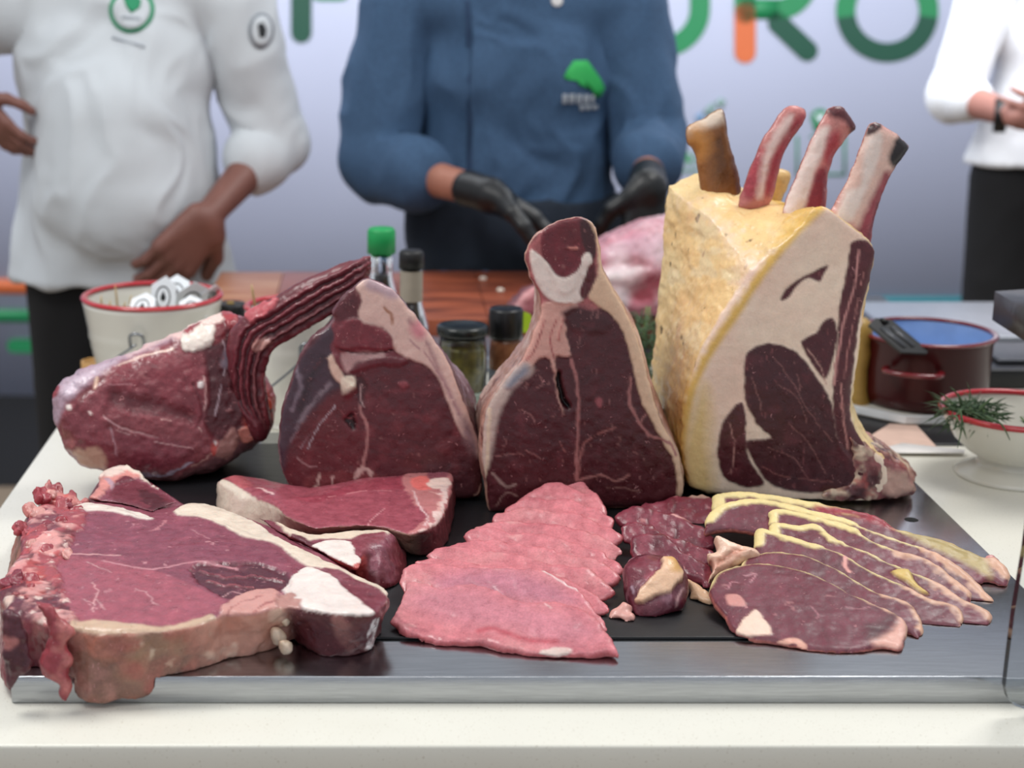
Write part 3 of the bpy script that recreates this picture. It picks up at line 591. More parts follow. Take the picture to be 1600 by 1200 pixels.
# front T-bone
BW = '38,825 50,798 75,788 112,798 128,805 120,838 108,855 92,880 90,905 104,935 118,985 60,985 -5,940 -5,900 18,885 36,855'
ta = lying('t_bone_steak', 'largest front T-bone steak hanging over tray edge, red ragged bone at left', (300, 960), .968, GS)
pa = Plane(on_z(300, 960, .970), yaw=0, lean=90)
cut('lean_meat', ta, pa, '40,825 50,800 75,790 110,798 130,790 142,786 185,795 235,810 270,797 300,789 350,797 395,815 432,840 470,858 520,882 560,900 600,912 613,925 609,945 585,964 530,962 480,955 440,952 400,962 350,958 330,968 280,980 230,984 180,984 130,978 90,985 40,960 8,940 0,915 18,890 38,855',
    '20,850 60,810 200,820 400,850 560,915 612,950 610,985 580,1035 545,1052 500,1050 470,1010 440,1030 380,1055 340,1068 270,1085 200,1098 140,1100 105,1085 60,1075 12,1085 0,1060 5,980', .064, h=.0018, r=.005, ext='8a6152', face='8a4354', zmin=support, rough=(.0009, .003), seed=81, ease=.7, blob=.002, mott=.14, ops=[
    G('b08a6c', 24, .05, .4, .7, where='s', seed=3, fat=.7, disp=.002), G('4a3530', 16, .05, .4, .9, where='s', seed=5, disp=-.002), G('c07060', 34, .2, .4, .6, where='s', seed=28, disp=.001), G('d8c0a8', 70, .4, .52, .7, where='s', seed=29, fat=1), G('a85a50', 30, .15, .5, .8, where='s', seed=8),
    P('330,930 460,930 470,1100 300,1100', 'cf9480', 'outer_fat', 1, where='s', soft=.01), G('b8705c', 30, .05, .35, .7, where='s', seed=31), G('e8c4ac', 50, .25, .45, .7, where='s', seed=33, within='330,930 460,930 470,1100 300,1100', disp=.0015), P('455,930 640,900 640,1100 455,1100', '5a1c24', None, 0, where='s', soft=.006), P('-40,880 95,930 95,1120 -40,1120', '7a2430', 'bone', .2, where='s', soft=.01), G('c98a80', 40, .2, .5, .4, where='s', seed=18),
    P(K1('260,560 300,500 480,510 700,560 830,610 930,650 1050,720 1000,745 830,800 700,810 560,805 440,800 350,790 300,710 285,610'), 'a5505f', None, 0, soft=.0025),
    P(K1('270,330 400,265 560,290 640,325 780,310 930,320 1000,350 1171,410 1280,480 1350,560 1300,610 1171,560 900,520 700,545 500,510 300,490 230,430'), '8a4254', None, 0, soft=.002, disp=.001),
    P('300,884 345,880 400,880 440,893 456,912 430,925 400,922 360,936 330,922 305,905', '571e2c', None, 0, disp=-.003, warp=.004), L('310,890 350,900 400,896 440,905', .003, '8d4450', warp=.004, disp=.002), L('322,905 360,912 395,915', .0025, '9a5058', warp=.004, disp=.002), L('345,928 365,920 385,928', .0018, 'd09a9c', warp=.003), 
    L(K1('320,490 550,495'), .0024, 'd8a0a0', fat=.9), L(K1('470,515 560,530 700,555 900,525 1080,540'), .003, 'c88890', fat=.8), L(K1('400,520 510,570'), .0008, 'd8a8a8'), L(K1('420,615 450,660 430,700 425,750'), .0013, 'e0a8a8', warp=.003), L(K1('440,690 480,740'), .001, 'd8a8a8'), L(K1('620,640 680,670 690,700 720,720'), .0012, 'd8a0a4', warp=.003), L(K1('680,385 720,375 760,335'), .0022, 'c88088', warp=.003), L(K1('880,380 960,420'), .0011, 'c08088'), L(K1('380,690 430,715'), .0009, 'd8a8a8'),
    G('d89aa0', 150, .50, .60, .6, where='f', seed=60), G('a85868', 60, .1, .5, .4, where='f', seed=61),
    P('40,825 50,798 75,788 112,798 130,800 132,822 118,838 112,852 95,878 86,890 95,905 100,930 112,960 120,985 60,985 -5,940 -5,900 18,885 36,855', 'a8484f', 'bone', .3, disp=.003, warp=.005, soft=.002), P('42,832 60,800 80,800 100,815 98,830 70,836', '7d3440', 'bone', 0, warp=.004), P('60,845 95,838 110,848 95,872 60,868 45,880', 'e09a94', 'bone', .7, warp=.007, disp=.002), P('20,880 50,868 60,885 40,905 10,905', 'd88a88', 'bone', .7, warp=.005), P('0,905 40,900 80,915 110,955 100,985 20,960 0,940', '672634', 'bone', 0, warp=.005, disp=-.002), P('40,880 60,885 70,905 55,920 40,905', 'b0403e', 'bone', .2, warp=.005), P('20,925 60,915 70,930 40,940', 'a83834', 'bone', .2, warp=.005), P('5,930 15,925 22,938 10,945', 'e8c8b8', 'bone', 1),
    G('e0a09a', 70, .05, .35, .85, where='f', seed=71, within=BW, disp=.0015), G('5f1c28', 60, .12, .4, .85, where='f', seed=75, within=BW, disp=-.0015), G('c4484a', 90, .2, .4, .7, where='f', seed=79, within=BW), G('f0d4c8', 130, .4, .5, .8, where='f', seed=83, within=BW),
    P('112,975 150,968 200,974 250,978 300,968 330,960 340,970 280,988 200,992 110,990', 'd0b094', 'outer_fat', 1, soft=.0015),
    P('112,790 142,784 190,793 238,808 230,815 190,806 160,800 135,800 118,800', 'efe0d4', 'fat_rim', 1, disp=.0015),
    P('272,800 285,790 305,786 350,794 395,812 432,838 470,856 520,880 560,898 604,912 616,926 612,950 600,940 596,925 570,915 545,912 520,905 500,890 480,886 450,866 430,850 400,845 370,836 340,820 310,810 285,808', 'ead8c4', 'fat_rim', 1, disp=.0015, soft=.0012),
    P('441,924 456,904 478,888 504,896 525,908 546,926 585,956 572,966 525,964 486,956 459,940', 'f1e2da', 'fat_rim', 1, disp=.002), P('500,892 530,894 560,910 560,920 546,924 520,905', '8c4a56', None, 0), P('530,912 560,908 598,925 604,944 586,958 560,940', '7d3442', None, 0, disp=.0005),
    P('335,970 352,944 385,928 420,916 436,926 430,945 446,952 440,975 400,985 350,985', 'd69a90', 'outer_fat', 1, warp=.004, disp=.002), L('345,968 370,948 410,934', .002, 'b06a64', warp=.004), L('375,975 400,955 430,942', .002, 'a85c58', warp=.004), P('430,940 452,928 470,945 470,965 440,970', 'c08a80', 'outer_fat', 1, warp=.004)])
cut('ragged_edge', ta, Plane(on_z(90, 800, .955), yaw=10, lean=48), '46,838 50,812 44,800 58,786 66,792 62,772 74,748 84,756 92,752 100,768 112,764 124,778 134,772 138,790 128,800 116,796 112,816 96,826 84,818 70,832', None, .02, h=.0016, r=.004, ext='8a2a36', face='a03c46', base_part='ragged_edge', seed=98, jag=.007, rough=(.0035, .004), bulge=.006, ops=[G('dc8c84', 60, .1, .35, .8, seed=3, fat=.5), G('5a1420', 50, .15, .4, .8, seed=6), G('c8443f', 80, .3, .45, .7, seed=9)])
c = on_z(430, 1005, .945)
for i, (x, y, s_, z) in enumerate(((445, 975, .011, .950), (437, 1000, .014, .938), (452, 1015, .010, .934))):
    q = on_z(x, y, z); pq = Plane(q + Vector((0, -.008, 0)), yaw=20 * i)
    cut('loose_fat', ta, pq, [(x - 900 * s_, y - 800 * s_), (x + 200 * s_, y - 1200 * s_), (x + 1000 * s_, y - 300 * s_), (x + 700 * s_, y + 900 * s_), (x - 500 * s_, y + 1000 * s_)], None, .014, h=.0016, r=.005, ext='dcc0a4', face='e4cdb4', extfat=1, facefat=1, base_part='loose_fat', seed=90 + i, jag=.004, rough=(.002, .002))
for i, (o, col_) in enumerate((('20,930 70,945 110,985 108,1020 112,1060 104,1098 92,1094 84,1075 66,1060 60,1040 72,1000 62,960', 'a03a44'), ('0,960 25,960 42,1000 48,1045 30,1062 22,1078 8,1080 4,1040 0,1010', '5a2430'))):
    cut('hanging_flap', ta, Plane(Vector((-.24, 1.236, .95)), yaw=4, lean=8), o, None, .016, h=.0018, r=.007, ext=col_, face=col_, base_part='hanging_flap', seed=94 + i, jag=.005, rough=(.003, .003), ops=[G('d08078', 45, .2, .45, .6, seed=3, fat=.5), G('3c1018', 40, .25, .5, .6, seed=5)])
for i in range(30):   # crumbs of minced meat caught on the sawn bone
    x, y = [(70, 762), (82, 756), (95, 768), (110, 775), (120, 785), (62, 790), (48, 815), (75, 805), (104, 800), (55, 850), (80, 862), (30, 895), (48, 905), (95, 850), (68, 830), (12, 910)][i % 16]; x += random.uniform(-14, 14) * (i > 15); y += random.uniform(-5, 22) * (i > 15) + 14 * (i < 9)
    q = on_z(x, y, .972); rr_ = .0035 + .0035 * random.random(); k_ = rr_ * 1700
    cut('bone_crumb', ta, Plane(q + Vector((0, 0, rr_ * .35)), yaw=random.random() * 90, lean=50), [(x - k_, y - k_ * .7), (x + k_ * .3, y - k_), (x + k_, y + k_ * .2), (x + k_ * .2, y + k_ * .9), (x - k_ * .8, y + k_ * .5)], None, rr_ * 1.5, h=.0013, r=.0012, ext=['b03a44', 'd88078', 'c05058', '8f2c38'][i % 4], face=['a03440', 'd89890', 'a84850', '86283a'][i % 4], base_part='bone_crumb', seed=100 + i, jag=.006, rough=(.003, .003), facefat=.3)
# steak behind it
tb = lying('bone_in_steak', 'steak lying right behind the front T-bone, square dark red tail end with white fat patch', (400, 830), .965, GS)
pb = Plane(on_z(400, 830, .966), yaw=0, lean=90)
cut('lean_meat', tb, pb, '130,780 146,766 157,750 171,737 195,733 219,745 239,756 260,766 284,780 304,787 335,793 375,797 405,805 435,812 486,832 540,829 594,827 612,832 600,842 580,850 570,862 570,882 560,893 520,875 470,850 432,832 395,808 350,790 300,782 270,790 235,803 185,788 142,783',
    '130,800 160,760 200,750 300,800 435,835 540,850 625,842 638,860 640,885 632,912 610,925 575,925 520,890 432,850 300,810 200,810', .040, h=.0018, r=.004, ext='6a1e28', face='8a4354', zmin=support, seed=121, ease=.8, rough=(.0009, .002), ops=[
    G('8f3038', 40, .1, .5, .8, where='s', seed=4), G('3a0e14', 30, .2, .5, .8, where='s', seed=5), P('520,860 568,858 572,900 520,900', 'c8504a', where='s', soft=.004),
    P('125,785 146,764 157,746 171,732 197,730 222,745 205,752 180,758 165,770 150,785', 'dc9088', 'bone', .7, warp=.005, disp=.003), P('158,742 190,730 200,738 175,750', 'f0d8cc', 'bone', 1, warp=.004, disp=.002), L('168,752 180,768 186,795', .006, 'b894a0', 'bone', .6), P('190,748 230,758 275,790 240,806 195,792 172,775', '702a38', None, 0, warp=.003), P('215,765 245,772 262,790 235,795', '4d1622', None, 0, warp=.005, soft=.002),
    L('200,736 222,746 245,758 270,772 300,786', .008, 'ecdccb', 'fat_rim', 1, warp=.005, disp=.002), P('290,779 335,790 378,797 400,812 430,836 380,820 340,795 300,790', 'd8b8a4', 'fat_rim', 1), P('375,799 410,806 450,820 480,842 470,853 435,835 400,818', '7b3040', None, 0, soft=.0012),
    P('428,810 470,822 492,834 540,828 600,826 606,834 560,842 500,842 480,846 455,838', 'ead6c0', 'fat_rim', 1, disp=.001), P('455,835 478,843 495,852 482,860 464,852', '672735', None, 0), P('480,858 510,845 549,848 556,866 572,880 562,896 540,890 510,873', 'f4e6dd', 'fat_rim', 1, disp=.0012), P('550,842 600,832 600,842 580,850 570,864 572,878 558,866', '8f4450', None, 0), P('545,888 572,876 572,900 552,898', 'c8605a', 'fat_rim', .8)])
# steak at the back
tc_ = lying('bone_in_steak', 'rosy flat steak farther back with sawn bone at its right end', (540, 800), .96, GS)
pcx = Plane(on_z(540, 800, .962), yaw=0, lean=90)
cut('lean_meat', tc_, pcx, '342,752 354,743 375,741 390,755 408,759 429,761 453,774 498,773 540,758 579,746 624,743 645,735 669,731 705,724 708,740 704,772 690,802 672,826 640,838 600,826 540,824 486,828 440,806 425,786 390,766',
    '342,790 400,765 560,770 700,745 712,780 706,830 694,862 670,872 640,870 600,850 480,850 400,830 350,820', .036, h=.0018, r=.004, ext='c8a890', face='a04a58', zmin=support, seed=131, ease=.7, rough=(.0008, .0018), ops=[
    G('8a6a62', 26, .1, .5, .7, where='s', seed=4), P('655,700 740,700 740,900 655,900', '6a2a30', 'bone', .3, where='s', soft=.008), P('330,740 430,760 430,840 330,840', 'dccab6', 'fat_rim', 1, where='s', soft=.005),
    P('455,774 500,773 560,752 620,744 660,740 640,762 600,765 560,768 520,778 490,786', '9a3c4c', None, 0), L('498,779 540,772 580,766 620,768', .0016, 'd88a90', fat=.8, brk=.002), L('566,838 575,818 600,795', .0008, 'e0a0a4'),
    P('630,742 660,735 706,722 712,760 694,800 676,828 640,845 636,838 660,815 668,800 650,790 640,775 632,762', 'c47a7a', 'bone', .7, warp=.004, disp=.001), P('665,742 695,730 700,745 680,752', '96505c', 'bone', .2, warp=.003), P('640,750 668,745 672,765 650,765', 'e8706a', 'bone', .4, warp=.004), P('670,752 702,748 700,762 675,765', 'f0d0c4', 'bone', 1, warp=.003), L('645,768 655,790 668,808 664,822', .002, 'e8c0c0', 'bone', 1), L('695,760 690,790 672,825 640,840', .006, 'ecccc4', 'bone', 1, warp=.005), L('672,770 688,776 680,800', .003, 'e8b0a8', 'bone', 1, warp=.005),
    P('342,750 348,748 390,768 420,786 436,806 430,812 400,795 370,775 345,762', 'e0cfbc', 'fat_rim', 1), P('352,743 378,740 395,756 380,762 365,755', 'b85a60', None, 0), L('405,762 428,772', .004, 'e8b8b4', 'fat_rim', 1, warp=.004), P('436,806 480,825 520,826 560,828 630,838 600,846 480,840 440,822', 'ecdcc8', 'fat_rim', 1)])
# ---------------------------------------------------------------- pink veal slices
veal = meat_mat('veal', rough=.34, fleck=.18, bump=.32, fine=500)
def leaf(Lp, Rp, up, dn, n=7, sk=0, jit=0, rnd=None):
    top = []; bot = []
    for i in range(n + 1):
        t = i / n; x = Lp[0] + (Rp[0] - Lp[0]) * t; y = Lp[1] + (Rp[1] - Lp[1]) * t; s_ = math.sin(math.pi * min(1, max(0, t ** (1 + sk)))) ** .45
        j = (rnd.uniform(-jit, jit) if rnd else 0)
        top.append((x, y - up * s_ + j)); bot.append((x, y + dn * s_ + j * .5))
    return top + bot[::-1][1:-1]
Ls = [(618, 936), (626, 900), (640, 872), (662, 862), (700, 852), (722, 838), (738, 826), (765, 812), (784, 800), (804, 790), (818, 776), (826, 764)]
Rs = [(962, 1012), (944, 965), (958, 944), (964, 925), (969, 905), (973, 886), (978, 862), (972, 838), (962, 815), (950, 796), (938, 782), (918, 770)]
rv = random.Random(5); NV = len(Ls)
for i in range(NV):
    l, r_ = Ls[i], Rs[i]; back = i / (NV - 1)
    if i == 0: o = K3('60,820 110,700 140,655 260,665 330,700 480,665 620,690 810,765 980,770 1130,800 1240,870 1310,960 1345,1025 1378,1095 1330,1070 1240,1085 1080,1100 900,1092 780,1075 650,1050 560,1020 400,1020 270,1010 120,960 40,900')
    elif i == 1: o = K3('90,640 130,555 300,545 450,560 660,590 900,585 1050,650 1180,730 1290,880 1300,950 1150,960 900,900 600,850 300,800 100,720')
    else: o = leaf(l, r_, 26 + 10 * back + rv.uniform(-3, 3), 40, sk=.25 - .4 * back, jit=4.5, rnd=rv)
    mx = (l[0] + r_[0]) / 2; base = on_z(mx, (l[1] + r_[1]) / 2 + 48 - 6 * back, MAT + .0005)
    yaw = -14 - 12 * back
    e = empty('veal_slice', base, ['frontmost pink veal slice, whole face visible, pointed tail over steel edge', 'second pink veal slice, just behind the frontmost one'][i] if i < 2 else
        ('thin pink veal slice, %s from the front in the shingled fan' % ['third', 'fourth', 'fifth', 'sixth', 'seventh', 'eighth', 'ninth', 'tenth', 'eleventh'][i - 2] if i < NV - 1 else 'rearmost pink veal slice at the top of the fan'), 'meat', 'pink veal slices fanned out in the middle')
    lean = 66 - 8 * back
    ops = [G('d88c8e', 22, .0, .5, .8, where='f', seed=i), G('b85a64', 26, .15, .55, .6, where='f', seed=i + 20), G('f0c0b8', 60, .42, .6, .6, where='f', seed=i + 40, stretch=(.3, 1, 1), fat=.5)]
    if i == 0: ops += [L(K3('110,655 200,660 270,675 310,700'), .0022, 'eecac2', fat=1), P(K3('900,1085 1000,1055 1100,1060 1060,1100 950,1110'), 'e8cfc4', 'fat_spot', 1, disp=.001), L(K3('850,860 830,840'), .001, 'a83848'), L(K3('945,800 980,825'), .0022, 'ecc0bc'), L(K3('60,850 140,930 250,960'), .0012, 'a04a58', soft=.002), L(K3('350,770 400,850 470,830 600,860'), .0009, '9a4a5c', warp=.004, soft=.002), P(K3('200,720 500,700 800,800 1150,880 1250,1000 1000,1030 700,950 400,900 150,800'), 'cc7c88', soft=.012, warp=.004), L(K3('560,960 640,950 800,1010 1000,1020'), .006, 'bc4c58', soft=.003)]
    if i == 1: ops += [L(K3('920,590 1000,640 1100,700 1190,720'), .002, 'ecd2ce', fat=1), P(K3('300,650 600,600 900,640 1150,780 900,800 400,760'), 'bf7484', soft=.01)]
    if i in (3, 4): ops += [L([(860 + 6 * i, 846 - i), (885, 828), (893, 842)], .002, 'f0d8d4', fat=1)]
    cut('slice_meat', e, Plane(base, yaw=yaw, lean=lean if i else 72), o, None, .0075 if i else .009, h=.0018, r=.0035, ext='cf6468', face='d47880', zmin=support, mat=veal, rough=(.0011, .0012), blob=.0035 if i else .003, seed=140 + i, jag=.004, base_part='slice_meat', ops=ops, mott=.12)
# ---------------------------------------------------------------- dark red trimmed slices
dk = 'dark red trimmed slices between veal and sirloin'
dark = [('rearmost dark red slice under the yellow fat ends', '230,230 260,190 450,150 600,130 700,135 765,180 765,240 720,320 600,360 400,330 260,290', 120, -8, 62, '7c2234'),
        ('dark red slice with ribbed top, second from the back', '40,280 130,225 260,225 400,250 560,300 680,370 745,440 740,500 600,520 380,460 200,400 80,340', 170, -12, 60, '7d2a3c'),
        ('dark red slice in the middle of the dark red stack', '80,360 150,320 280,330 400,390 560,450 720,520 725,600 600,620 400,560 200,500 100,450', 190, -14, 60, '7a2638'),
        ('dark red slice directly behind the fat-topped lump', '150,470 220,420 350,400 480,470 600,560 710,620 715,720 690,780 560,720 400,640 200,590', 220, -16, 60, '702436')]
for i, (lb, o, drop, yaw, lean, colr) in enumerate(dark):
    o = K4(o); p_ = pts(o); mx = sum(p[0] for p in p_) / len(p_); my = sum(p[1] for p in p_) / len(p_) + drop * .225
    base = on_z(mx, my, MAT + .0005); e = empty('trimmed_slice', base, lb, 'meat', dk)
    cut('slice_meat', e, Plane(base, yaw=yaw, lean=lean), o, None, .011, h=.0018, r=.004, ext='8a2a3a', face=colr, zmin=support, rough=(.0018, .0016), blob=.002, seed=170 + i, jag=.005, base_part='slice_meat',
        ops=[G('a04858', 40, .05, .45, .7, stretch=(1.6, .5, 1), seed=3), G('521420', 50, .15, .5, .8, stretch=(2, .5, 1), seed=9, disp=-.0012), G('d88a8a', 80, .48, .6, .7, seed=13)] + ([L(K4('440,275 500,300 570,325'), .0024, 'e8a8a0', 'fat_edge', 1)] if i == 1 else []) + ([P(K4('560,150 620,125 720,135 700,160 600,170'), 'b89080', 'fat_edge', 1)] if i == 0 else []))
o = K4('90,650 130,590 250,550 350,560 450,570 520,640 560,760 580,870 560,960 440,1020 320,1085 200,1060 140,1030 100,900'); base = on_z(1025, 978, MAT)
e = empty('trimmed_lump', base, 'rounded dark red meat lump topped with a yellowish fat strip, on black slate', 'meat')
cut('lump_meat', e, Plane(on_z(1025, 965, MAT), yaw=-8, lean=42), o, K4('120,640 300,560 500,620 570,800 560,900 400,950 200,950 120,850'), .04, h=.0017, r=.012, bulge=.01, ext='5a1c2a', face='642434', zmin=support, rough=(.0012, .002), seed=181, base_part='lump_meat', ops=[
    G('8f4658', 30, .05, .45, .7, seed=3), G('c08a98', 60, .45, .6, .7, seed=8, stretch=(1, .4, 1)), P(K4('90,650 130,590 250,545 360,560 380,620 300,700 180,760 110,780'), '7a2c3c', None, 0, soft=.002),
    P(K4('180,890 250,790 330,700 375,640 365,590 400,565 450,565 500,620 525,690 480,760 420,850 330,865 270,905'), 'ecc09c', 'fat_strip', 1, disp=.004, warp=.002), P(K4('400,570 450,565 495,620 500,680 440,700 420,640'), 'dca860', 'fat_strip', 1, soft=.003), L(K4('470,960 480,880 530,780'), .0022, 'b88a8a', fat=1), L(K4('180,820 170,780'), .002, 'b89aa8', fat=.7), L(K4('260,740 300,700'), .005, 'a84858', soft=.002)])
for lb, o, px_, yaw, fc in (('pale pink fat scrap between the veal slices and the dark red lump', '0,930 60,900 110,865 165,900 150,940 180,985 130,1030 60,1005 5,1000', (970, 968), -20, 'e0a498'),
        ('cream fat tip lying right beside the dark red lump', '520,700 560,705 640,760 720,850 725,890 660,910 600,880 560,860 545,780', (1095, 940), -40, 'dcb08a')):
    base = on_z(*px_, MAT); e = empty('fat_scrap', base, lb, 'fat', 'loose fat scraps on the slate')
    cut('scrap', e, Plane(base + Vector((0, 0, .006)), yaw=yaw, lean=60), K4(o), None, .014, h=.0017, r=.005, ext=fc, face=fc, extfat=1, facefat=1, zmin=support, seed=190, jag=.004, rough=(.0015, .0015), base_part='scrap', ops=[G('b87868', 50, .2, .5, .5)])
# ---------------------------------------------------------------- sirloin slices with yellow fat
fan = 'sirloin slices with yellow fat rims fanned out at right'
SL = [('frontmost oval sirloin slice with a white fat corner at its lower left', '100,590 85,545 130,473 230,437 350,427 500,452 640,502 750,562 870,612 960,652 1032,702 1045,765 1010,835 930,825 850,842 700,855 550,840 430,810 250,778 195,730 150,660', None),
      ('second sirloin slice from the front, thin cream rim', None, '235,440 260,395 330,376 440,370 560,392 700,450 850,540 940,575 1050,612 1108,690 1118,750'),
      ('third sirloin slice from the front, rounded pale yellow fat end at left', None, '312,330 318,280 340,264 450,295 600,338 730,378 880,470 1050,540 1150,595 1280,632 1312,700'),
      ('fourth sirloin slice from the front with folded yellow fat tip', None, '380,280 385,243 420,233 520,246 600,240 700,310 850,370 1000,440 1180,510 1300,590 1400,635 1445,680'),
      ('fifth sirloin slice, lumpy pale fat at its left end', None, '378,215 385,178 450,172 650,215 780,255 860,310 1000,370 1130,400 1250,480 1345,560'),
      ('sixth sirloin slice, broad yellow fat tip over dark lean at left', None, '75,210 120,165 200,130 330,120 600,178 760,220 860,265 1000,310 1150,360 1300,450 1400,540 1468,612'),
      ('rearmost sirloin slice with frilly pink end at right', None, '112,140 125,98 300,88 600,138 800,178 900,200 1000,260 1200,310 1400,392 1460,395 1532,470')]
for i, (lb, full, top) in enumerate(SL):
    if full: o = K5(full); tp_ = pts(K5('85,545 130,473 230,437 350,427 500,452 640,502 750,562 870,612 960,652 1032,702 1045,765'))
    else:
        tp_ = pts(K5(top)); n = len(tp_); lo_ = []
        for j, (x, y) in enumerate(tp_):
            t = j / (n - 1); s_ = math.sin(math.pi * (.08 + .84 * t)) ** .6; lo_.append((x - 12 * s_, y + 58 * s_))
        o = ' '.join('%.1f,%.1f' % p for p in tp_ + lo_[::-1])
    mx = tp_[len(tp_) // 2][0]; my = tp_[len(tp_) // 2][1]
    base = on_z(mx - 5, my + (92 if i else 112), MAT + .0005); e = empty('sirloin_slice', base, lb, 'meat', fan)
    topstr = ' '.join('%.1f,%.1f' % p for p in tp_)
    rimw = [.005, .006, .008, .0095, .010, .012, .013][i]
    n = len(tp_); leftend = ' '.join('%.1f,%.1f' % p for p in tp_[:max(4, n // 2)]); rightend = ' '.join('%.1f,%.1f' % p for p in tp_[-4:])
    ops = [G('803a4a', 40, .05, .45, .6, seed=3), G('4f1624', 45, .2, .5, .5, seed=5, stretch=(1.5, .6, 1)), G('c88888', 120, .54, .64, .4, seed=13),
           L(topstr, rimw, 'e6cf92', 'fat_rim', 1, where='a', soft=.0012, warp=.0014, disp=.0008), L(rightend, rimw * 1.7, 'd8a88c', 'fat_rim', 1, where='a', soft=.003, warp=.003)]
    if i > 1: ops += [L(leftend, rimw * (2.0 if i < 4 else 1.7), 'ecd694', 'fat_rim', 1, where='a', soft=.0015, warp=.0016, disp=.0012), G('e3b458', 16, .2, .6, .0, seed=9)]
    if i == 0: ops += [P(K5('215,770 230,730 290,665 318,660 345,690 390,768 300,780'), 'f0cdb8', 'fat_rim', 1, disp=.001), P(K5('165,585 220,580 250,600 262,640 200,640 170,620'), 'cf8c84', 'fat_rim', .8, disp=.0006), P(K5('870,800 960,750 1010,690 1045,740 1040,780 1000,845 900,830'), 'e0a898', 'fat_rim', 1, soft=.004), L(K5('175,555 200,520 270,530 280,540'), .0014, 'c08088', brk=.001), L(K5('260,490 310,480 300,500 280,520'), .0016, 'c48890'), L(K5('575,640 610,680 600,700'), .0012, 'b87880'), L(K5('430,810 500,800 540,825'), .006, 'e0a490', 'fat_rim', 1), P(K5('840,730 900,720 980,670 940,760 860,790'), '4f1622', soft=.006), L(K5('740,640 800,650 860,640'), .0008, 'c08088')]
    if i == 2: ops += [L(K5('745,400 740,450 760,470'), .004, 'e09a90', 'fat_rim', 1)]
    if i == 3: ops += [P(K5('960,480 1010,465 1050,475 1080,530 1140,580 1100,570 1030,520'), 'd9b866', 'fat_rim', 1, where='a', disp=.003)]
    if i == 6: ops += [P(K5('600,160 900,190 1000,250 980,270 880,240 760,200 640,190'), '9c2436', None, 0, soft=.003), P(K5('1000,255 1200,310 1400,392 1440,500 1300,420 1100,330'), 'b09a60', 'fat_rim', 1, soft=.004)]
    cut('slice_meat', e, Plane(base, yaw=[-7, -12, -13, -13, -13, -12, -12][i], lean=[77, 73, 72, 71, 70, 69, 68][i]), o, None, .011 if i < 2 else .008, h=.0017, r=.0035, ext='b8685c', face='6c2838', zmin=support, mat=meat_mat('sirloin', rough=.5, fleck=.45, bump=.35), rough=(.0008, .0012), blob=.001, seed=200 + i, jag=.002, base_part='slice_meat', ops=ops, mott=.12)
o = K4('670,520 750,510 730,430 760,405 830,430 920,470 1000,470 1055,520 1040,560 940,590 850,650 740,720 690,760 700,620 680,600')
base = on_z(1140, 905, MAT); e = empty('fat_trimming', base, 'crumpled pale pink fat trimming between dark red slices and sirloin fan', 'fat')
cut('trimming', e, Plane(on_z(1140, 890, MAT + .02), yaw=-10, lean=45), o, None, .03, h=.0017, r=.007, bulge=.006, ext='ecc0a4', face='f0c8ae', extfat=1, facefat=1, zmin=support, seed=230, jag=.003, rough=(.0018, .002), blob=.004, base_part='trimming', ops=[G('dc9a84', 45, .2, .5, .7, seed=2, disp=-.002), L(K4('760,620 850,560 930,520'), .004, 'd88f74', soft=.003, disp=-.003, warp=.004), G('f0d080', 25, .3, .6, .5, seed=8)])
o = K5('1400,385 1440,378 1480,400 1532,465 1520,480 1490,485 1518,510 1510,540 1470,545 1440,530 1430,470 1400,430')
base = on_z(1560, 918, TRAY); e = empty('meat_frill', base, 'frilly pink meat end at the right tip of the sirloin fan', 'meat')
cut('frill', e, Plane(on_z(1555, 905, TRAY + .004), yaw=-24, lean=60), o, None, .014, h=.0017, r=.005, ext='a84a54', face='b4626a', zmin=support, seed=240, jag=.005, rough=(.0025, .0025), base_part='frill', ops=[G('e0a8a0', 60, .1, .4, .8, seed=3), G('6a2030', 50, .2, .5, .8, seed=6)])
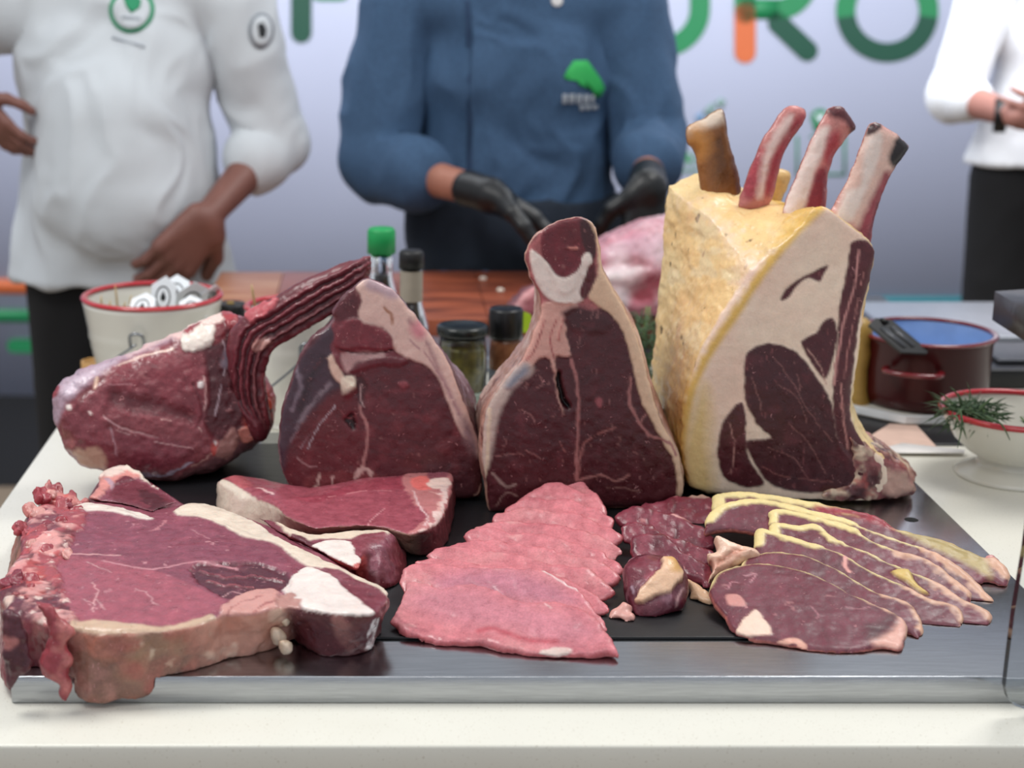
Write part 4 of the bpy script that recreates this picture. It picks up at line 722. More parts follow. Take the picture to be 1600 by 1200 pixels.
# ================================================================ THINGS ON THE COUNTER
enam = simple('cream_enamel', 'd9d7cc', rough=.22, noise=.02, scale=6, coat=.4)
red_rim = simple('red_enamel', 'b8202c', rough=.25, coat=.4)
wire = simple('steel_wire', '8d9094', rough=.3, metal=1)
blackp = simple('black_plastic', '0c0d0f', rough=.32)
def rad(c, x, y, Y): return abs(on_y(x, y, Y).x - c.x)
def bucket(px_, edge, Y, label, ear, bail):
    c = on_y(*px_, Y); R = rad(c, edge, px_[1], Y); h = c.z - CTR; rb = R * .76
    e = empty('enamel_bucket', (c.x, Y, CTR), label, 'bucket', 'cream enamel buckets with red rims')
    pr_ = [(.0001, 0), (rb, 0), (rb + .002, .004)]
    for k in range(1, 25):
        t = k / 24; z = h * t; r = rb + (R - rb) * t
        for z0 in (.52, .60, .68): r += .0028 * math.exp(-((t - z0) / .018) ** 2)
        pr_.append((r - .004, z - .004))
    pr_ += [(R - .006, h - .003), (R - .009, h - .006)] + [(rb + (R - rb) * (1 - k / 8) - .008, h * (1 - k / 8) + .002) for k in range(1, 9)] + [(.0001, .003)]
    lathe('bucket_body', (c.x, Y, CTR), pr_, enam, e, n=64)
    lathe('rim', (c.x, Y, c.z), [(R - .007 + .0048 * math.cos(a), .0035 * math.sin(a)) for a in [2 * math.pi * i / 10 for i in range(11)]], red_rim, e, n=64)
    ex = c + Vector((math.sin(ear) * R * .97, -math.cos(ear) * R * .97, -h * .28)); d = Vector((math.sin(ear), -math.cos(ear), 0)); s_ = d.cross(Vector((0, 0, 1)))
    tube('bail_ear', [ex - s_ * .009 + Vector((0, 0, -.012)), ex - s_ * .009 + d * .006 + Vector((0, 0, .006)), ex + d * .008 + Vector((0, 0, .011)), ex + s_ * .009 + d * .006 + Vector((0, 0, .006)), ex + s_ * .009 + Vector((0, 0, -.012))], .0024, wire, e)
    p0 = ex + d * .009 + Vector((0, 0, -.004)); o_ = Vector((c.x, Y, 0)); pth = [p0]
    for k in range(1, 8):
        a = ear - bail * math.pi * k / 8; pth.append(Vector((c.x + math.sin(a) * (R + .004), Y - math.cos(a) * (R + .004), p0.z - .075 * math.sin(math.pi * k / 8))))
    pth.append(Vector((2 * c.x - p0.x, 2 * Y - p0.y, p0.z))); tube('bail_handle', pth, .0017, wire, e)
    return c, R
b1, R1 = bucket((238, 462), 351, 2.25, 'left cream enamel bucket filled with white emblem tags and toothpicks', -.08, 1)
b2, R2 = bucket((462, 478), 378, 2.13, 'right cream enamel bucket behind the rib flap, single toothpick showing', .25, 1)
paper = simple('tag_paper', 'e9eef2', rough=.6, noise=.02)
inkb = simple('tag_ink', '14161a', rough=.6)
tags = [((300, 470), .000, 25, -20, 24), ((255, 462), -.015, -30, 10, 22), ((325, 466), .02, 55, -35, 20), ((275, 455), .03, 5, 30, 20), ((222, 478), -.03, -10, 45, 18), ((300, 480), -.045, 20, 50, 17)]
for i, (px_, dy, yaw, lean, sz) in enumerate(tags):
    p = on_y(*px_, 2.25 + dy); s_ = sz / 1060.0 * 1.1
    lb = ['tall white emblem tag standing in the middle of the left bucket', 'white tag leaning left in the left bucket beside the toothpicks', 'white tag leaning at the right side of the left bucket', 'white tag at the back of the left bucket', 'white tag lying low at the left inside the bucket', 'white tag with emblem low at the front inside of bucket'][i]
    e = empty('emblem_tag', p, lb, 'tag', 'white emblem tags in the bucket'); q = Plane(p, yaw=yaw, lean=lean)
    sh = [(-s_, -s_ * 1.1), (s_, -s_ * 1.1), (s_ * .95, s_ * .7), (s_ * .1, s_ * 1.25), (-s_ * .95, s_ * .6)]
    prism('paper', q, sh, 0, .0008, paper, e)
    prism('emblem_ring', q, [(s_ * .58 * math.cos(a), -.1 * s_ + s_ * .72 * math.sin(a)) for a in [2 * math.pi * k / 28 for k in range(29)]] + [(s_ * .5 * math.cos(a), -.1 * s_ + s_ * .63 * math.sin(a)) for a in [2 * math.pi * k / 28 for k in range(28, -1, -1)]], -.0006, -.0001, inkb, e)
    prism('emblem_drop', q, [(0, .3 * s_), (.22 * s_, -.1 * s_), (.12 * s_, -.32 * s_), (-.12 * s_, -.32 * s_), (-.2 * s_, -.1 * s_)], -.0006, -.0001, inkb, e)
pick = simple('toothpick_wood', 'd8bd88', rough=.6)
for i, (x, y, x1, y1, dy) in enumerate(((180, 446, 186, 500, -.02), (158, 462, 160, 505, -.01), (196, 472, 188, 500, -.03), (172, 470, 170, 505, .01), (205, 462, 199, 505, .02))):
    a = on_y(x, y, 2.25 + dy); b = on_y(x1, y1, 2.25 + dy + .02); o = tube('toothpick', [a, a * .8 + b * .2, b], [.0007, .0016, .0016], pick, n=6, smoothn=1)
    tag(o, ['tallest-standing toothpick at the left inside the left bucket', 'leftmost short toothpick against the left wall of the left bucket', 'toothpick leaning left beside the tallest one in the left bucket', 'toothpick between the leftmost and the tallest in left bucket', 'toothpick nearest the white tags in the left bucket'][i], 'toothpick', 'toothpicks in the left bucket')
a = on_y(393, 445, 2.10); b = on_y(402, 500, 2.12); tag(tube('toothpick', [a, a * .8 + b * .2, b], [.001, .002, .002], pick, n=6, smoothn=1), 'single wooden toothpick standing in the right bucket', 'toothpick')
wood = simple('light_wood', 'c99a5c', rough=.5, scale=30, stretch=(1, 1, 8), noise=.12)
c = on_z(141, 612, CTR); tag(lathe('wooden_cup', (max(c.x, -.425), c.y - .01, CTR), [(.0001, 0), (.016, 0), (.019, .03), (.019, .05), (.016, .051), (.015, .006), (.0001, .006)], wood), 'small light wooden cup at the left of the tag bucket', 'cup')
# jars and bottles
glass = simple('clear_glass', 'eef2f0', rough=.04, trans=1, noise=0)
soy = simple('soy_sauce', '140806', rough=.15); 
def jar(name, px_, edge, Y, lb, cat, hl, lidm, bodym, lidr=1.04, contents=None, label=None, group=None):
    c = on_y(*px_, Y); R = rad(c, edge, px_[1], Y); z = c.z - CTR; e = empty(name, (c.x, Y, CTR), lb, cat, group)
    lathe('lid', (c.x, Y, c.z - hl), [(.0001, hl + .0), (R * .7, hl), (R * .8, hl + .001), (R * .97, hl + .0005), (R * lidr, hl - .002), (R * lidr, .003), (R * lidr * .98, 0), (R * .9, 0), (.0001, .001)], lidm, e)
    hb = z - hl
    if contents: lathe('contents', (c.x, Y, CTR + .003), [(.0001, 0), (R * .9, 0), (R * .93, .006), (R * .93, hb * .82), (R * .85, hb * .86), (.0001, hb * .86)], contents, e)
    lathe('jar_glass', (c.x, Y, CTR), [(.0001, .0003), (R * .92, 0), (R * .99, .006), (R, hb * .8), (R * .92, hb * .93), (R * .9, hb), (R * .86, hb), (R * .88, hb * .93), (R * .955, hb * .8), (R * .945, .006), (.0001, .0025)] if contents else [(.0001, 0), (R * .92, 0), (R * .99, .006), (R, hb * .8), (R * .92, hb * .93), (R * .9, hb), (.0001, hb)], bodym, e)
    if label: lathe('label', (c.x, Y, CTR), [(R * 1.005, hb * label[1]), (R * 1.012, hb * label[1]), (R * 1.012, hb * label[2]), (R * 1.005, hb * label[2])], label[0], e)
    return e, c, R
glass_ol = simple('olive_glass', '6d6a3c', rough=.12, noise=.2, scale=60, col2='2c3016'); caper = simple('caper_mix', '9a8a3e', rough=.4, noise=.3, scale=70, bump=.8, bs=110, col2='3b3a18')
jar('caper_jar', (723, 508), 762, 2.10, 'jar of olive-green pickles with speckled black lid, between two roasts', 'jar', .012, simple('lid_speckle', '0e1012', rough=.25, scale=80, col2='1c2420'), glass, contents=caper, label=(simple('jar_label', '26322c', rough=.5, scale=60, col2='8a9a8c', stretch=(1, 1, 3)), .05, .42))
e, c, R = jar('spice_jar', (791, 482), 817, 2.15, 'spice jar with tall black lid and yellow-green seal, beside the pickle jar', 'jar', .040, blackp, simple('jar_spice', '8a5c40', rough=.2, scale=60, col2='5a3424'), label=(simple('label_dark', '20262a', rough=.5, scale=90, col2='8c949a', stretch=(1, 1, 5)), .1, .62))
prism('seal_strip', Plane(on_y(822, 502, 2.15), yaw=25), [(-.008, -.016), (.004, -.016), (.010, .002), (.006, .010), (-.008, .016)], 0, .0012, simple('seal_green', 'b4d826', rough=.4), e)
jar('sauce_jar', (361, 474), 384, 2.32, 'dark jar between the two buckets, black lid with gold dot', 'jar', .02, blackp, simple('dark_glass', '18191c', rough=.15))
c = on_y(360, 473, 2.32); lathe('gold_dot', (c.x, 2.32, c.z + .0002), [(.0001, .001), (.005, .001), (.006, 0)], simple('gold', 'c8a44a', rough=.3, metal=.8), bpy.data.objects['sauce_jar'])
def bottle(px_, Y, lb, R, capc, prof, fill, lab=None):
    c = on_y(*px_, Y); e = empty('sauce_bottle', (c.x, Y, CTR), lb, 'bottle', 'sauce bottles behind the rump roast'); top = c.z
    k = .00095
    capr, caph = capc[1] * k, capc[2] * k
    lathe('cap', (c.x, Y, top - caph), [(.0001, caph), (capr * .85, caph), (capr, caph - .004), (capr * 1.02, 0), (.0001, 0)], simple(*capc[0]), e, n=32)
    pf = [(r * k, top - caph - y * k - CTR) for r, y in prof]; fr = float(np.interp(fill, [p[1] for p in prof], [p[0] for p in prof])); fb = [(max(r * k - .0015, .0001), top - caph - y * k - CTR) for r, y in [(fr, fill)] + [p for p in prof if p[1] > fill]]
    lathe('bottle_glass', (c.x, Y, CTR), [(.0001, pf[0][1])] + pf + [(pf[-1][0], .004), (pf[-1][0] - .004, 0), (.0001, 0)], glass, e, n=40)
    lathe('sauce', (c.x, Y, CTR), [(.0001, fb[0][1])] + fb + [(fb[-1][0], .005), (.0001, .005)], soy, e, n=40)
    if lab: lathe('neck_label', (c.x, Y, CTR), [(lab[1] * k, pf[0][1] - lab[2] * k), (lab[1] * k, pf[0][1] - lab[3] * k)], simple(*lab[0]), e, n=32)
    return e
bottle((596, 356), 2.27, 'sauce bottle with bright green cap behind the rump roast', 0, (('green_cap', '0f9a50'), 21, 38), [(17, 0), (17, 22), (18, 38), (24, 60), (31, 95), (33, 130)], 34)
bottle((643, 391), 2.17, 'sauce bottle with black cap and beige neck label right of green-capped bottle', 0, (('black_cap', '101112'), 18, 26), [(15, 0), (16, 50), (19, 62), (26, 85), (28, 120)], 50, (('neck_label', 'a39a8a', .5), 16.6, 3, 48))
# chopping board table behind
board = simple('board_wood', 'a8583a', rough=.4, scale=7, stretch=(1, 6, 1), noise=.2, col2='5c2818', bump=.1)
l_ = on_z(345, 425, .95); tb_ = empty('chopping_board', (.2, 2.56, CTR), 'large reddish worn chopping board in front of the chef in blue', 'board')
for i in range(8):
    x0 = l_.x + i * .12
    box('plank', x0, x0 + .1188, 2.56, 2.98, .902, .95 + .0006 * (i % 2), board if i else simple('board_edge', 'b88868', rough=.5, scale=9, stretch=(1, 6, 1), col2='98583e'), tb_, bev=.002)
bt = empty('prep_table', (0, 2.5, 0), 'dark work table behind the cream counter under chopping board', 'table')
box('table_top', -.30, .95, 2.475, 3.0, .86, .90, simple('table_dark', '2b2c30', rough=.4), bt); box('table_extension', .951, 2.3, 2.475, 2.86, .86, .90, simple('table_dark', '2b2c30', rough=.4), bt); 
for x in (-.27, 2.25):
    for y in (2.50, 2.82): box('leg', x - .02, x + .02, y - .02, y + .02, 0, .86, simple('table_dark', '2b2c30'), bt)
c = on_z(720, 497, .9); st = box('steel_pan', c.x - .07, c.x + .10, 2.40, 2.55, .902, .925, simple('pan_steel', '9aa4b4', rough=.3, metal=.7), bev=.006); tag(st, 'low bluish steel pan behind the pickle jar', 'pan')
for i, (x, y) in enumerate(((755, 437), (782, 455))):
    q = on_z(x, y, .951); tag(lathe('fat_crumb', tuple(q), [(.0001, .006), (.005, .005), (.007, .002), (.006, 0), (.0001, 0)], simple('crumb', 'e6dccd'), n=10), ['left white fat crumb on the chopping board, farther back', 'right white fat crumb on the chopping board, nearer'][i], 'crumb', 'white fat crumbs on the board')
def chunk(name, lb, outl, px_, z, Y=None, T=.08, cat='meat', **kw):
    base = on_z(*px_, z); e = empty(name, base, lb, cat); cut('lump', e, Plane(base, lean=kw.pop('lean', 10), yaw=kw.pop('yaw', 0)), outl, None, T, h=.004, zmin=z, base_part='lump', rough=(.004, .005), jag=.006, mat=meat_mat('meat_far', fleck=.1, bump=.3), **kw); return e
chunk('meat_pile', 'pile of pale pink boned meat with white fat on chopping board behind rib roast', '895,480 905,440 900,405 925,385 950,372 985,355 1020,342 1060,345 1080,420 1075,490 990,500', (985, 498), .951, T=.16, r=.02, face='cc7c8c', ext='d49aa6', seed=301, bulge=.02, ops=[
    P('920,395 1000,365 1050,380 1045,410 990,400 940,405', 'd8a4b4', fat=1, soft=.01), P('940,410 1000,400 1010,418 960,425', '9c3446', soft=.006), P('930,425 985,418 1020,425 1000,445 960,440 935,440', 'eedcdc', fat=1, soft=.006, disp=.008), P('975,450 1020,425 1040,440 1030,470 985,470', 'a03c4c', soft=.006, disp=-.006), P('930,450 970,448 980,475 950,490 925,475', 'e6ccd2', fat=1, soft=.006), L('900,470 960,445 1030,420', .01, 'b04458', soft=.006), G('f0dce0', 12, .1, .5, .6, seed=3, fat=1), G('8c2a3c', 14, .2, .5, .6, seed=7)])
chunk('meat_scrap', 'pink meat scrap with membrane beside the porterhouse knob on the board', '795,480 810,462 838,440 868,425 880,470 860,500 810,500', (838, 498), .951, r=.012, T=.06, face='9a5058', ext='7a4a50', seed=311, ops=[L('812,470 850,440', .01, 'e09a9c', soft=.006)])
chunk('pink_strip', 'small pink meat strip behind the pickle jar lid', '712,498 730,484 752,480 768,492 768,502 720,503', (742, 502), .926, r=.008, T=.04, face='c46a70', ext='c87a80', seed=312)
# herbs
leafm = simple('herb_green', '2c4a2a', rough=.5, noise=.2, scale=60, col2='56704a')
def herb(name, lb, base, n, R, H, ln, seed, droop=0, cat='herbs', thin=.0011, spread=(1, 1), stems=9):
    rn = random.Random(seed); V = []; F = []; e = empty(name, base, lb, cat)
    for k in range(n):
        a = rn.uniform(0, 6.28); rr2 = R * rn.random() ** .5; p = Vector(base) + Vector((rr2 * math.cos(a) * spread[0], rr2 * math.sin(a) * spread[1], rn.random() * H))
        d = Vector((rn.gauss(0, 1), rn.gauss(0, 1), rn.uniform(-.4, 1.2) - droop)).normalized(); s_ = d.cross(Vector((rn.gauss(0, 1), rn.gauss(0, 1), rn.gauss(0, 1)))).normalized() * thin; l2 = ln * rn.uniform(.6, 1.3)
        t_ = s_.cross(d).normalized() * thin * .6; i0 = len(V); bend = Vector((0, 0, -droop * l2 * .5))
        V += [p - s_, p + t_, p + s_, p + d * l2 * .6 - s_ * 1.2 + bend * .4, p + d * l2 * .6 + t_ * 1.2 + bend * .4, p + d * l2 * .6 + s_ * 1.2 + bend * .4, p + d * l2 + bend]
        F += [(i0, i0 + 1, i0 + 4), (i0, i0 + 4, i0 + 3), (i0 + 1, i0 + 2, i0 + 5), (i0 + 1, i0 + 5, i0 + 4), (i0 + 2, i0, i0 + 3), (i0 + 2, i0 + 3, i0 + 5), (i0 + 3, i0 + 4, i0 + 6), (i0 + 4, i0 + 5, i0 + 6), (i0 + 5, i0 + 3, i0 + 6)]
    o = mk('leaves', [tuple(v) for v in V], F, leafm, e, smooth=False); o['kind'] = 'stuff'
    for k in range(stems):
        a = rn.uniform(0, 6.28); q = Vector(base) + Vector((math.cos(a) * R * .6 * spread[0], math.sin(a) * R * .5 * spread[1], 0)); tube('stem', [q, q + Vector((.2 * R * math.cos(a), 0, H * .6)), q + Vector((.7 * R * math.cos(a), .02, H * (1.1 - droop)))], .0012, simple('stem_green', '6d8a4a'), e, n=5)
    return e
c = on_y(990, 555, 2.15); herb('rosemary_bunch', 'dark green rosemary bunch between the porterhouse and rib roast', (c.x, 2.15, CTR + .001), 900, .05, .135, .022, 4, spread=(1.1, .8))
# red pot group
c = on_y(1449, 519, 2.2); R = rad(c, 1553, 519, 2.2); z0 = CTR + .012; hp = c.z - z0
oc = empty('octagonal_tray', (c.x, 2.2, CTR), 'white octagonal enamel tray under the dark red pot', 'tray')
p8 = [(R * 1.16 * math.cos(a), R * 1.16 * math.sin(a)) for a in [math.pi / 8 + k * math.pi / 4 for k in range(8)]]
prism('tray_base', Plane((c.x - .012, 2.2, CTR + .0115), lean=90), p8, 0, .0112, enam, oc)
prism('raised_lip', Plane((c.x - .012, 2.2, CTR + .016), lean=90), [(x * 1.04, y * 1.04) for x, y in p8 + p8[:1]] + [(x * .98, y * .98) for x, y in (p8 + p8[:1])[::-1]], 0, .010, simple('tray_white', 'dfe3e6', rough=.25, coat=.3), oc)
pot = empty('red_pot', (c.x, 2.2, z0), 'dark red enamel pot with light blue inside, on the octagonal tray', 'pot')
redp = simple('maroon_enamel', '3e0a0e', rough=.3, coat=.08, noise=.15, scale=5, spec=.25)
lathe('pot_body', (c.x, 2.2, z0), [(.0001, 0), (R * .86, 0), (R * .92, .006), (R * .94, .02), (R * .95, hp - .01), (R * .985, hp - .003), (R * .985, hp), (R * .955, hp), (R * .93, hp - .006)], redp, pot, n=64)
lathe('inside', (c.x, 2.2, z0), [(R * .955, hp + .0002), (R * .93, hp - .006), (R * .925, .02), (R * .88, .006), (.0001, .005)], simple('pale_blue_enamel', '86a8dc', rough=.22, coat=.4), pot, n=64)
lathe('rim', (c.x, 2.2, z0 + hp), [(R * .97 + .0045 * math.cos(a), .003 * math.sin(a)) for a in [2 * math.pi * i / 8 for i in range(9)]], simple('rim_maroon', '6d141c', rough=.2, coat=.5), pot, n=64)
for s_, an in ((1, -2.05), (1, 1.09)):
    hc = Vector((c.x + math.cos(an) * R * .94, 2.2 + math.sin(an) * R * .94, z0 + hp - .036)); d = Vector((math.cos(an), math.sin(an), 0)); t_ = Vector((-d.y, d.x, 0))
    tube('handle', [hc - t_ * .036, hc - t_ * .034 + d * .02, hc - t_ * .014 + d * .03, hc + t_ * .014 + d * .03, hc + t_ * .034 + d * .02, hc + t_ * .036], .0055, simple('rim_maroon', '6d141c'), pot, flat=.7)
sp = empty('spatula', on_y(1390, 520, 2.14), 'black slotted spatula leaning over the left rim of the red pot', 'spatula')
a = on_y(1372, 500, 2.15); b = on_y(1435, 560, 2.20); b.z = max(b.z, z0 + .02)
tube('spatula_handle', [a + Vector((-.0, -.02, .004)), (a + b) / 2 + Vector((0, 0, .008)), b], [.006, .008, .006], blackp, sp, flat=.6)
sq = Plane(on_y(1402, 522, 2.12), yaw=20, lean=50)
prism('blade', sq, [(-.036, .02), (-.020, .030), (.004, .024), (.034, -.030), (.030, -.036), (-.008, -.030)], 0, .004, blackp, sp)
for k in range(2): prism('slot_rim', sq, [(-.022 + .016 * k, .012), (-.014 + .016 * k, .014), (.004 + .014 * k, -.022), (-.002 + .014 * k, -.024)], -.0015, 0, simple('slot_grey', '4a4c50', rough=.25), sp)
c = on_z(1334, 640, CTR); tag(lathe('pepper_mill', (c.x, c.y, CTR), [(.0001, 0), (.021, 0), (.022, .01), (.017, .03), (.015, .06), (.019, .085), (.016, .095), (.018, .11), (.017, .125), (.008, .133), (.0001, .134)], simple('mill_wood', 'a88642', rough=.4, scale=20, stretch=(1, 1, 6))), 'light wooden mill standing between rib roast and red pot', 'mill')
# paper on black mat
a = on_z(1330, 655, CTR); b = on_z(1500, 697, CTR); tag(box('black_mat', a.x - .02, b.x + .03, b.y, a.y + .015, CTR, CTR + .003, simple('mat_black', '17171a', rough=.4)), 'black mat under the pink paper sheet, behind the rib bones', 'mat')
pz = CTR + .0045
for nm, st, cc, zz, lb in (('paper_sheet', '1330,706 1345,690 1390,662 1432,664 1470,705', 'd8b8a8', .0036, 'pinkish paper sheet on the black mat behind rib roast'), ('white_sheet', '1352,707 1410,692 1508,703 1506,708', 'eeeae6', .0052, 'white paper edge lying in front of the pink sheet')):
    q = Plane((0, 0, CTR + zz), lean=90); pp_ = q.poly(st); o = prism(nm, q, [tuple(x) for x in pp_], 0, .0008, simple('p_' + nm, cc, rough=.6), loc=(float(pp_[0][0]), float(pp_[0][1]), CTR + zz)); tag(o, lb, 'paper')
# bowl with herbs
c0 = on_z(1592, 742, CTR); Yb = c0.y; c = on_y(1592, 641, Yb); R = rad(c, 1474, 641, Yb); hb = c.z - CTR
bw = empty('enamel_bowl', (c.x, Yb, CTR), 'cream footed enamel bowl with red rim and green herbs, at right edge', 'bowl')
prof = [(.0001, .010), (R * .30, .010), (R * .62, .0035), (R * .74, .0), (R * .755, .002), (R * .70, .006), (R * .50, .014), (R * .44, .022), (R * .62, .032), (R * .80, .048), (R * .92, .068), (R * .98, hb - .004), (R * .985, hb), (R * .955, hb), (R * .94, hb - .006), (R * .88, .069), (R * .76, .051), (R * .56, .036), (.0001, .028)]
lathe('bowl_body', (c.x, Yb, CTR), prof, enam, bw, n=64)
lathe('rim', (c.x, Yb, c.z), [(R * .975 + .0042 * math.cos(a), .0038 * math.sin(a)) for a in [2 * math.pi * i / 10 for i in range(11)]], red_rim, bw, n=64)
herb('chives', 'green chives hanging over the left rim of the footed bowl', (c.x - R * .68, Yb - .012, c.z - .008), 340, .030, .018, .030, 9, droop=.35, thin=.0009, spread=(1.0, 1.1), stems=4)
herb('chives', 'small sprig of green herbs at the right inside the footed bowl', (c.x + R * .2, Yb - .03, c.z - .03), 60, .02, .02, .02, 11, thin=.0009, stems=2)
for i, (x0, y0, x1, y1, dz) in enumerate(((1500, 640, 1496, 700, 0), (1540, 650, 1578, 688, 0), (1490, 650, 1492, 672, 0), (1530, 640, 1552, 622, 0))):
    a = on_y(x0, y0, Yb - R * .8); b = on_y(x1, y1, Yb - R * .9); o = tube('herb_blade', [a, (a + b) / 2 + Vector((.002, -.004, .006)), b], [.0014, .0012, .0004], leafm, n=6)
    o.name = 'chive'; tag(o, ['long green chive blade hanging straight down the bowl side', 'long green chive blade hanging right across the bowl front', 'short chive blade at the left edge of bowl rim', 'chive blade pointing up to the right from the bowl'][i], 'herb')
# cooking range, steel box, dark slab, clear guard
rg = empty('cooking_range', (1.15, 2.62, .9), 'black cooking range with grey metal top behind the red pot at right', 'range')
x0 = on_z(1545, 560, .93).x
box('range_body', x0 - .04, x0 + .7, 2.30, 2.46, .901, .93, simple('range_black', '0c0c0e', rough=.3), rg); box('hot_plate', x0 - .0, x0 + .68, 2.335, 2.45, .9302, .938, simple('plate_grey', '54565c', rough=.4, metal=.5), rg)
c = on_z(1345, 500, .9); d = on_z(1560, 500, .9); tag(box('steel_box', c.x, d.x + .2, 2.56, 2.84, .901, .922, simple('box_grey', 'a4a8b0', rough=.35, metal=.6), bev=.006), 'low grey steel box behind the red pot', 'box')
sl = empty('dark_slab_stand', (on_y(1553, 500, 1.95).x, 1.95, CTR), 'dark weathered slab on a stand jutting in at the right edge', 'stand')
a = on_y(1553, 470, 1.93); slabm = simple('weathered_dark', '3c3836', rough=.4, scale=30, noise=.25, col2='2c2624', bump=.4, bs=120)
b_ = on_y(1553, 518, 1.93)
zt_, zb_ = on_y(1553, 455, 1.95).z, on_y(1553, 500, 1.95).z; A_ = on_y(1553, 470, 1.95); B_ = on_z(1600, 532, zb_); B_ = Vector((A_.x, 1.95, 0)) + (Vector((B_.x, B_.y, 0)) - Vector((A_.x, 1.95, 0))) * 1.6
prism('slab', Plane((0, 0, zt_), lean=90), [(A_.x, 1.95), (B_.x, B_.y), (B_.x + .3, B_.y + .05), (A_.x + .35, 2.05)], 0, zt_ - zb_, slabm, sl)
for yy in (1.9, 1.98): box('leg', A_.x + .2, A_.x + .23, yy, yy + .03, CTR, zb_ + .002, slabm, sl)
ag = empty('clear_guard', on_z(1612, 1108, CTR), 'clear acrylic guard with rounded lower corner at the right foreground', 'guard')
ap = Plane(on_y(1600, 1100, 1.222), yaw=-4, lean=0)
acr = simple('acrylic', 'f0f4f6', rough=.03, trans=1, noise=0)
prism('panel', ap, [tuple(q) for q in ap.poly('1640,500 1622,700 1602,860 1585,960 1575,1040 1571,1075 1575,1092 1585,1102 1600,1108 1625,1112 1760,1112 1760,500')], 0, .010, acr, ag, loc=(0, 0, 0))
# ================================================================ PEOPLE (blended limb skeletons, one continuous skin)
def body_mesh(name, prims, h, mat, parent, k=.03, disp=None, cutf=None, col=None):
    """prims: (p0, p1, r0, r1, fy) tapered limbs; fy<1 flattens front to back. 'cutf' trims clothes at hems."""
    A = np.array([[*p[0]] for p in prims]); B = np.array([[*p[1]] for p in prims]); rm = np.array([max(p[2], p[3]) for p in prims])[:, None]
    lo = np.minimum(A, B) - rm; hi = np.maximum(A, B) + rm; lo = lo.min(0) - 3 * h; hi = hi.max(0) + 3 * h
    n = np.ceil((hi - lo) / h).astype(int) + 1; F = np.full(tuple(n), .2, np.float32); ax = [lo[i] + h * np.arange(n[i]) for i in range(3)]
    for p in prims:
        p0, p1 = np.array(p[0], float), np.array(p[1], float); r0, r1 = p[2], p[3]; fy = p[4] if len(p) > 4 else 1; kk = p[5] if len(p) > 5 else k
        m = max(r0, r1) + kk + 2 * h; a = np.minimum(p0, p1) - m; b = np.maximum(p0, p1) + m
        s = [slice(max(0, int((a[i] - lo[i]) / h)), min(n[i], int((b[i] - lo[i]) / h) + 2)) for i in range(3)]
        X, Y, Z = np.meshgrid(ax[0][s[0]], ax[1][s[1]], ax[2][s[2]], indexing='ij'); cy = (p0[1] + p1[1]) / 2
        q = np.stack([X, (Y - p0[1]) / fy + p0[1], Z], -1); ab = p1 - p0; t = np.clip(((q - p0) @ ab) / (ab @ ab + 1e-9), 0, 1)
        d = np.sqrt(((q - p0 - t[..., None] * ab) ** 2).sum(-1)) - (r0 + (r1 - r0) * t); d *= (fy + 1) / 2 if fy < 1 else 1
        G_ = F[s[0], s[1], s[2]]; hh = np.clip(.5 + .5 * (G_ - d) / kk, 0, 1); F[s[0], s[1], s[2]] = G_ * (1 - hh) + d * hh - kk * hh * (1 - hh)
    if cutf is not None:
        X, Y, Z = np.meshgrid(*ax, indexing='ij', sparse=True); F = np.maximum(F, cutf(X, Y, Z)).astype(np.float32)
    V, Q = nets(F, lo, h)
    if disp is not None: V = V + vnormals(V, Q) * disp(V)[:, None]
    return mk(name, V, Q, mat, parent)
def wrinkle(amp, sx=(1, 1, 1), seed=0, sc=7):
    def f(V):
        W_ = V * np.array(sx); q = fbm(W_ + .05 * np.stack([vn(V, 9, seed)] * 3, 1), sc, seed, 3); return amp * (1 - 2.2 * np.abs(q)) + amp * .6 * vn(V, 4, seed + 3)
    return f
skinL = simple('skin_warm', 'a8705c', rough=.5, noise=.06, scale=30); skinM = simple('skin_mid', '7d5248', rough=.5, noise=.06, scale=30); skinR = simple('skin_pale', 'a87468', rough=.5, noise=.05, scale=30)
def hand(prims, wrist, d, side, palm_n, s=1.0, curl=.35, spread=.16):
    """palm plus five jointed fingers; d = direction of hand, palm_n = palm normal, side = towards thumb"""
    d = Vector(d).normalized(); side = Vector(side); side = (side - d * side.dot(d)).normalized(); nn = Vector(palm_n); nn = (nn - d * nn.dot(d) - side * nn.dot(side)).normalized()
    w = Vector(wrist)
    for k in range(4):
        o = side * (.028 - .019 * k) * s; kn = w + d * (.088 - .004 * abs(k - 1)) * s + o
        prims.append((w + d * .012 * s + o * .55, kn, .017 * s, .0125 * s, 1, .012))
        L_ = [.082, .092, .086, .066][k] * s; dd = (d + side * (spread * (1.2 - k * .8))).normalized(); p = kn
        for j, fr in enumerate((.45, .31, .24)):
            a = curl * (j + .6); v = (dd * math.cos(a) + nn * math.sin(a)).normalized(); q = p + v * L_ * fr; r = (.0102 - .0012 * j - (.001 if k == 3 else 0)) * s
            prims.append((p, q, r, r - .0012 * s, 1, .004)); p = q
    tb_ = w + d * .022 * s + side * .026 * s; t1 = tb_ + (d * .6 + side * .7 + nn * .35).normalized() * .042 * s; t2 = t1 + (d * .9 + side * .35 + nn * .4).normalized() * .032 * s; t3 = t2 + (d + nn * .5).normalized() * .024 * s
    prims += [(w + d * .01 * s, tb_, .017 * s, .016 * s, 1, .012), (tb_, t1, .0155 * s, .0125 * s, 1, .008), (t1, t2, .0115 * s, .0105 * s, 1, .005), (t2, t3, .0105 * s, .009 * s, 1, .004)]
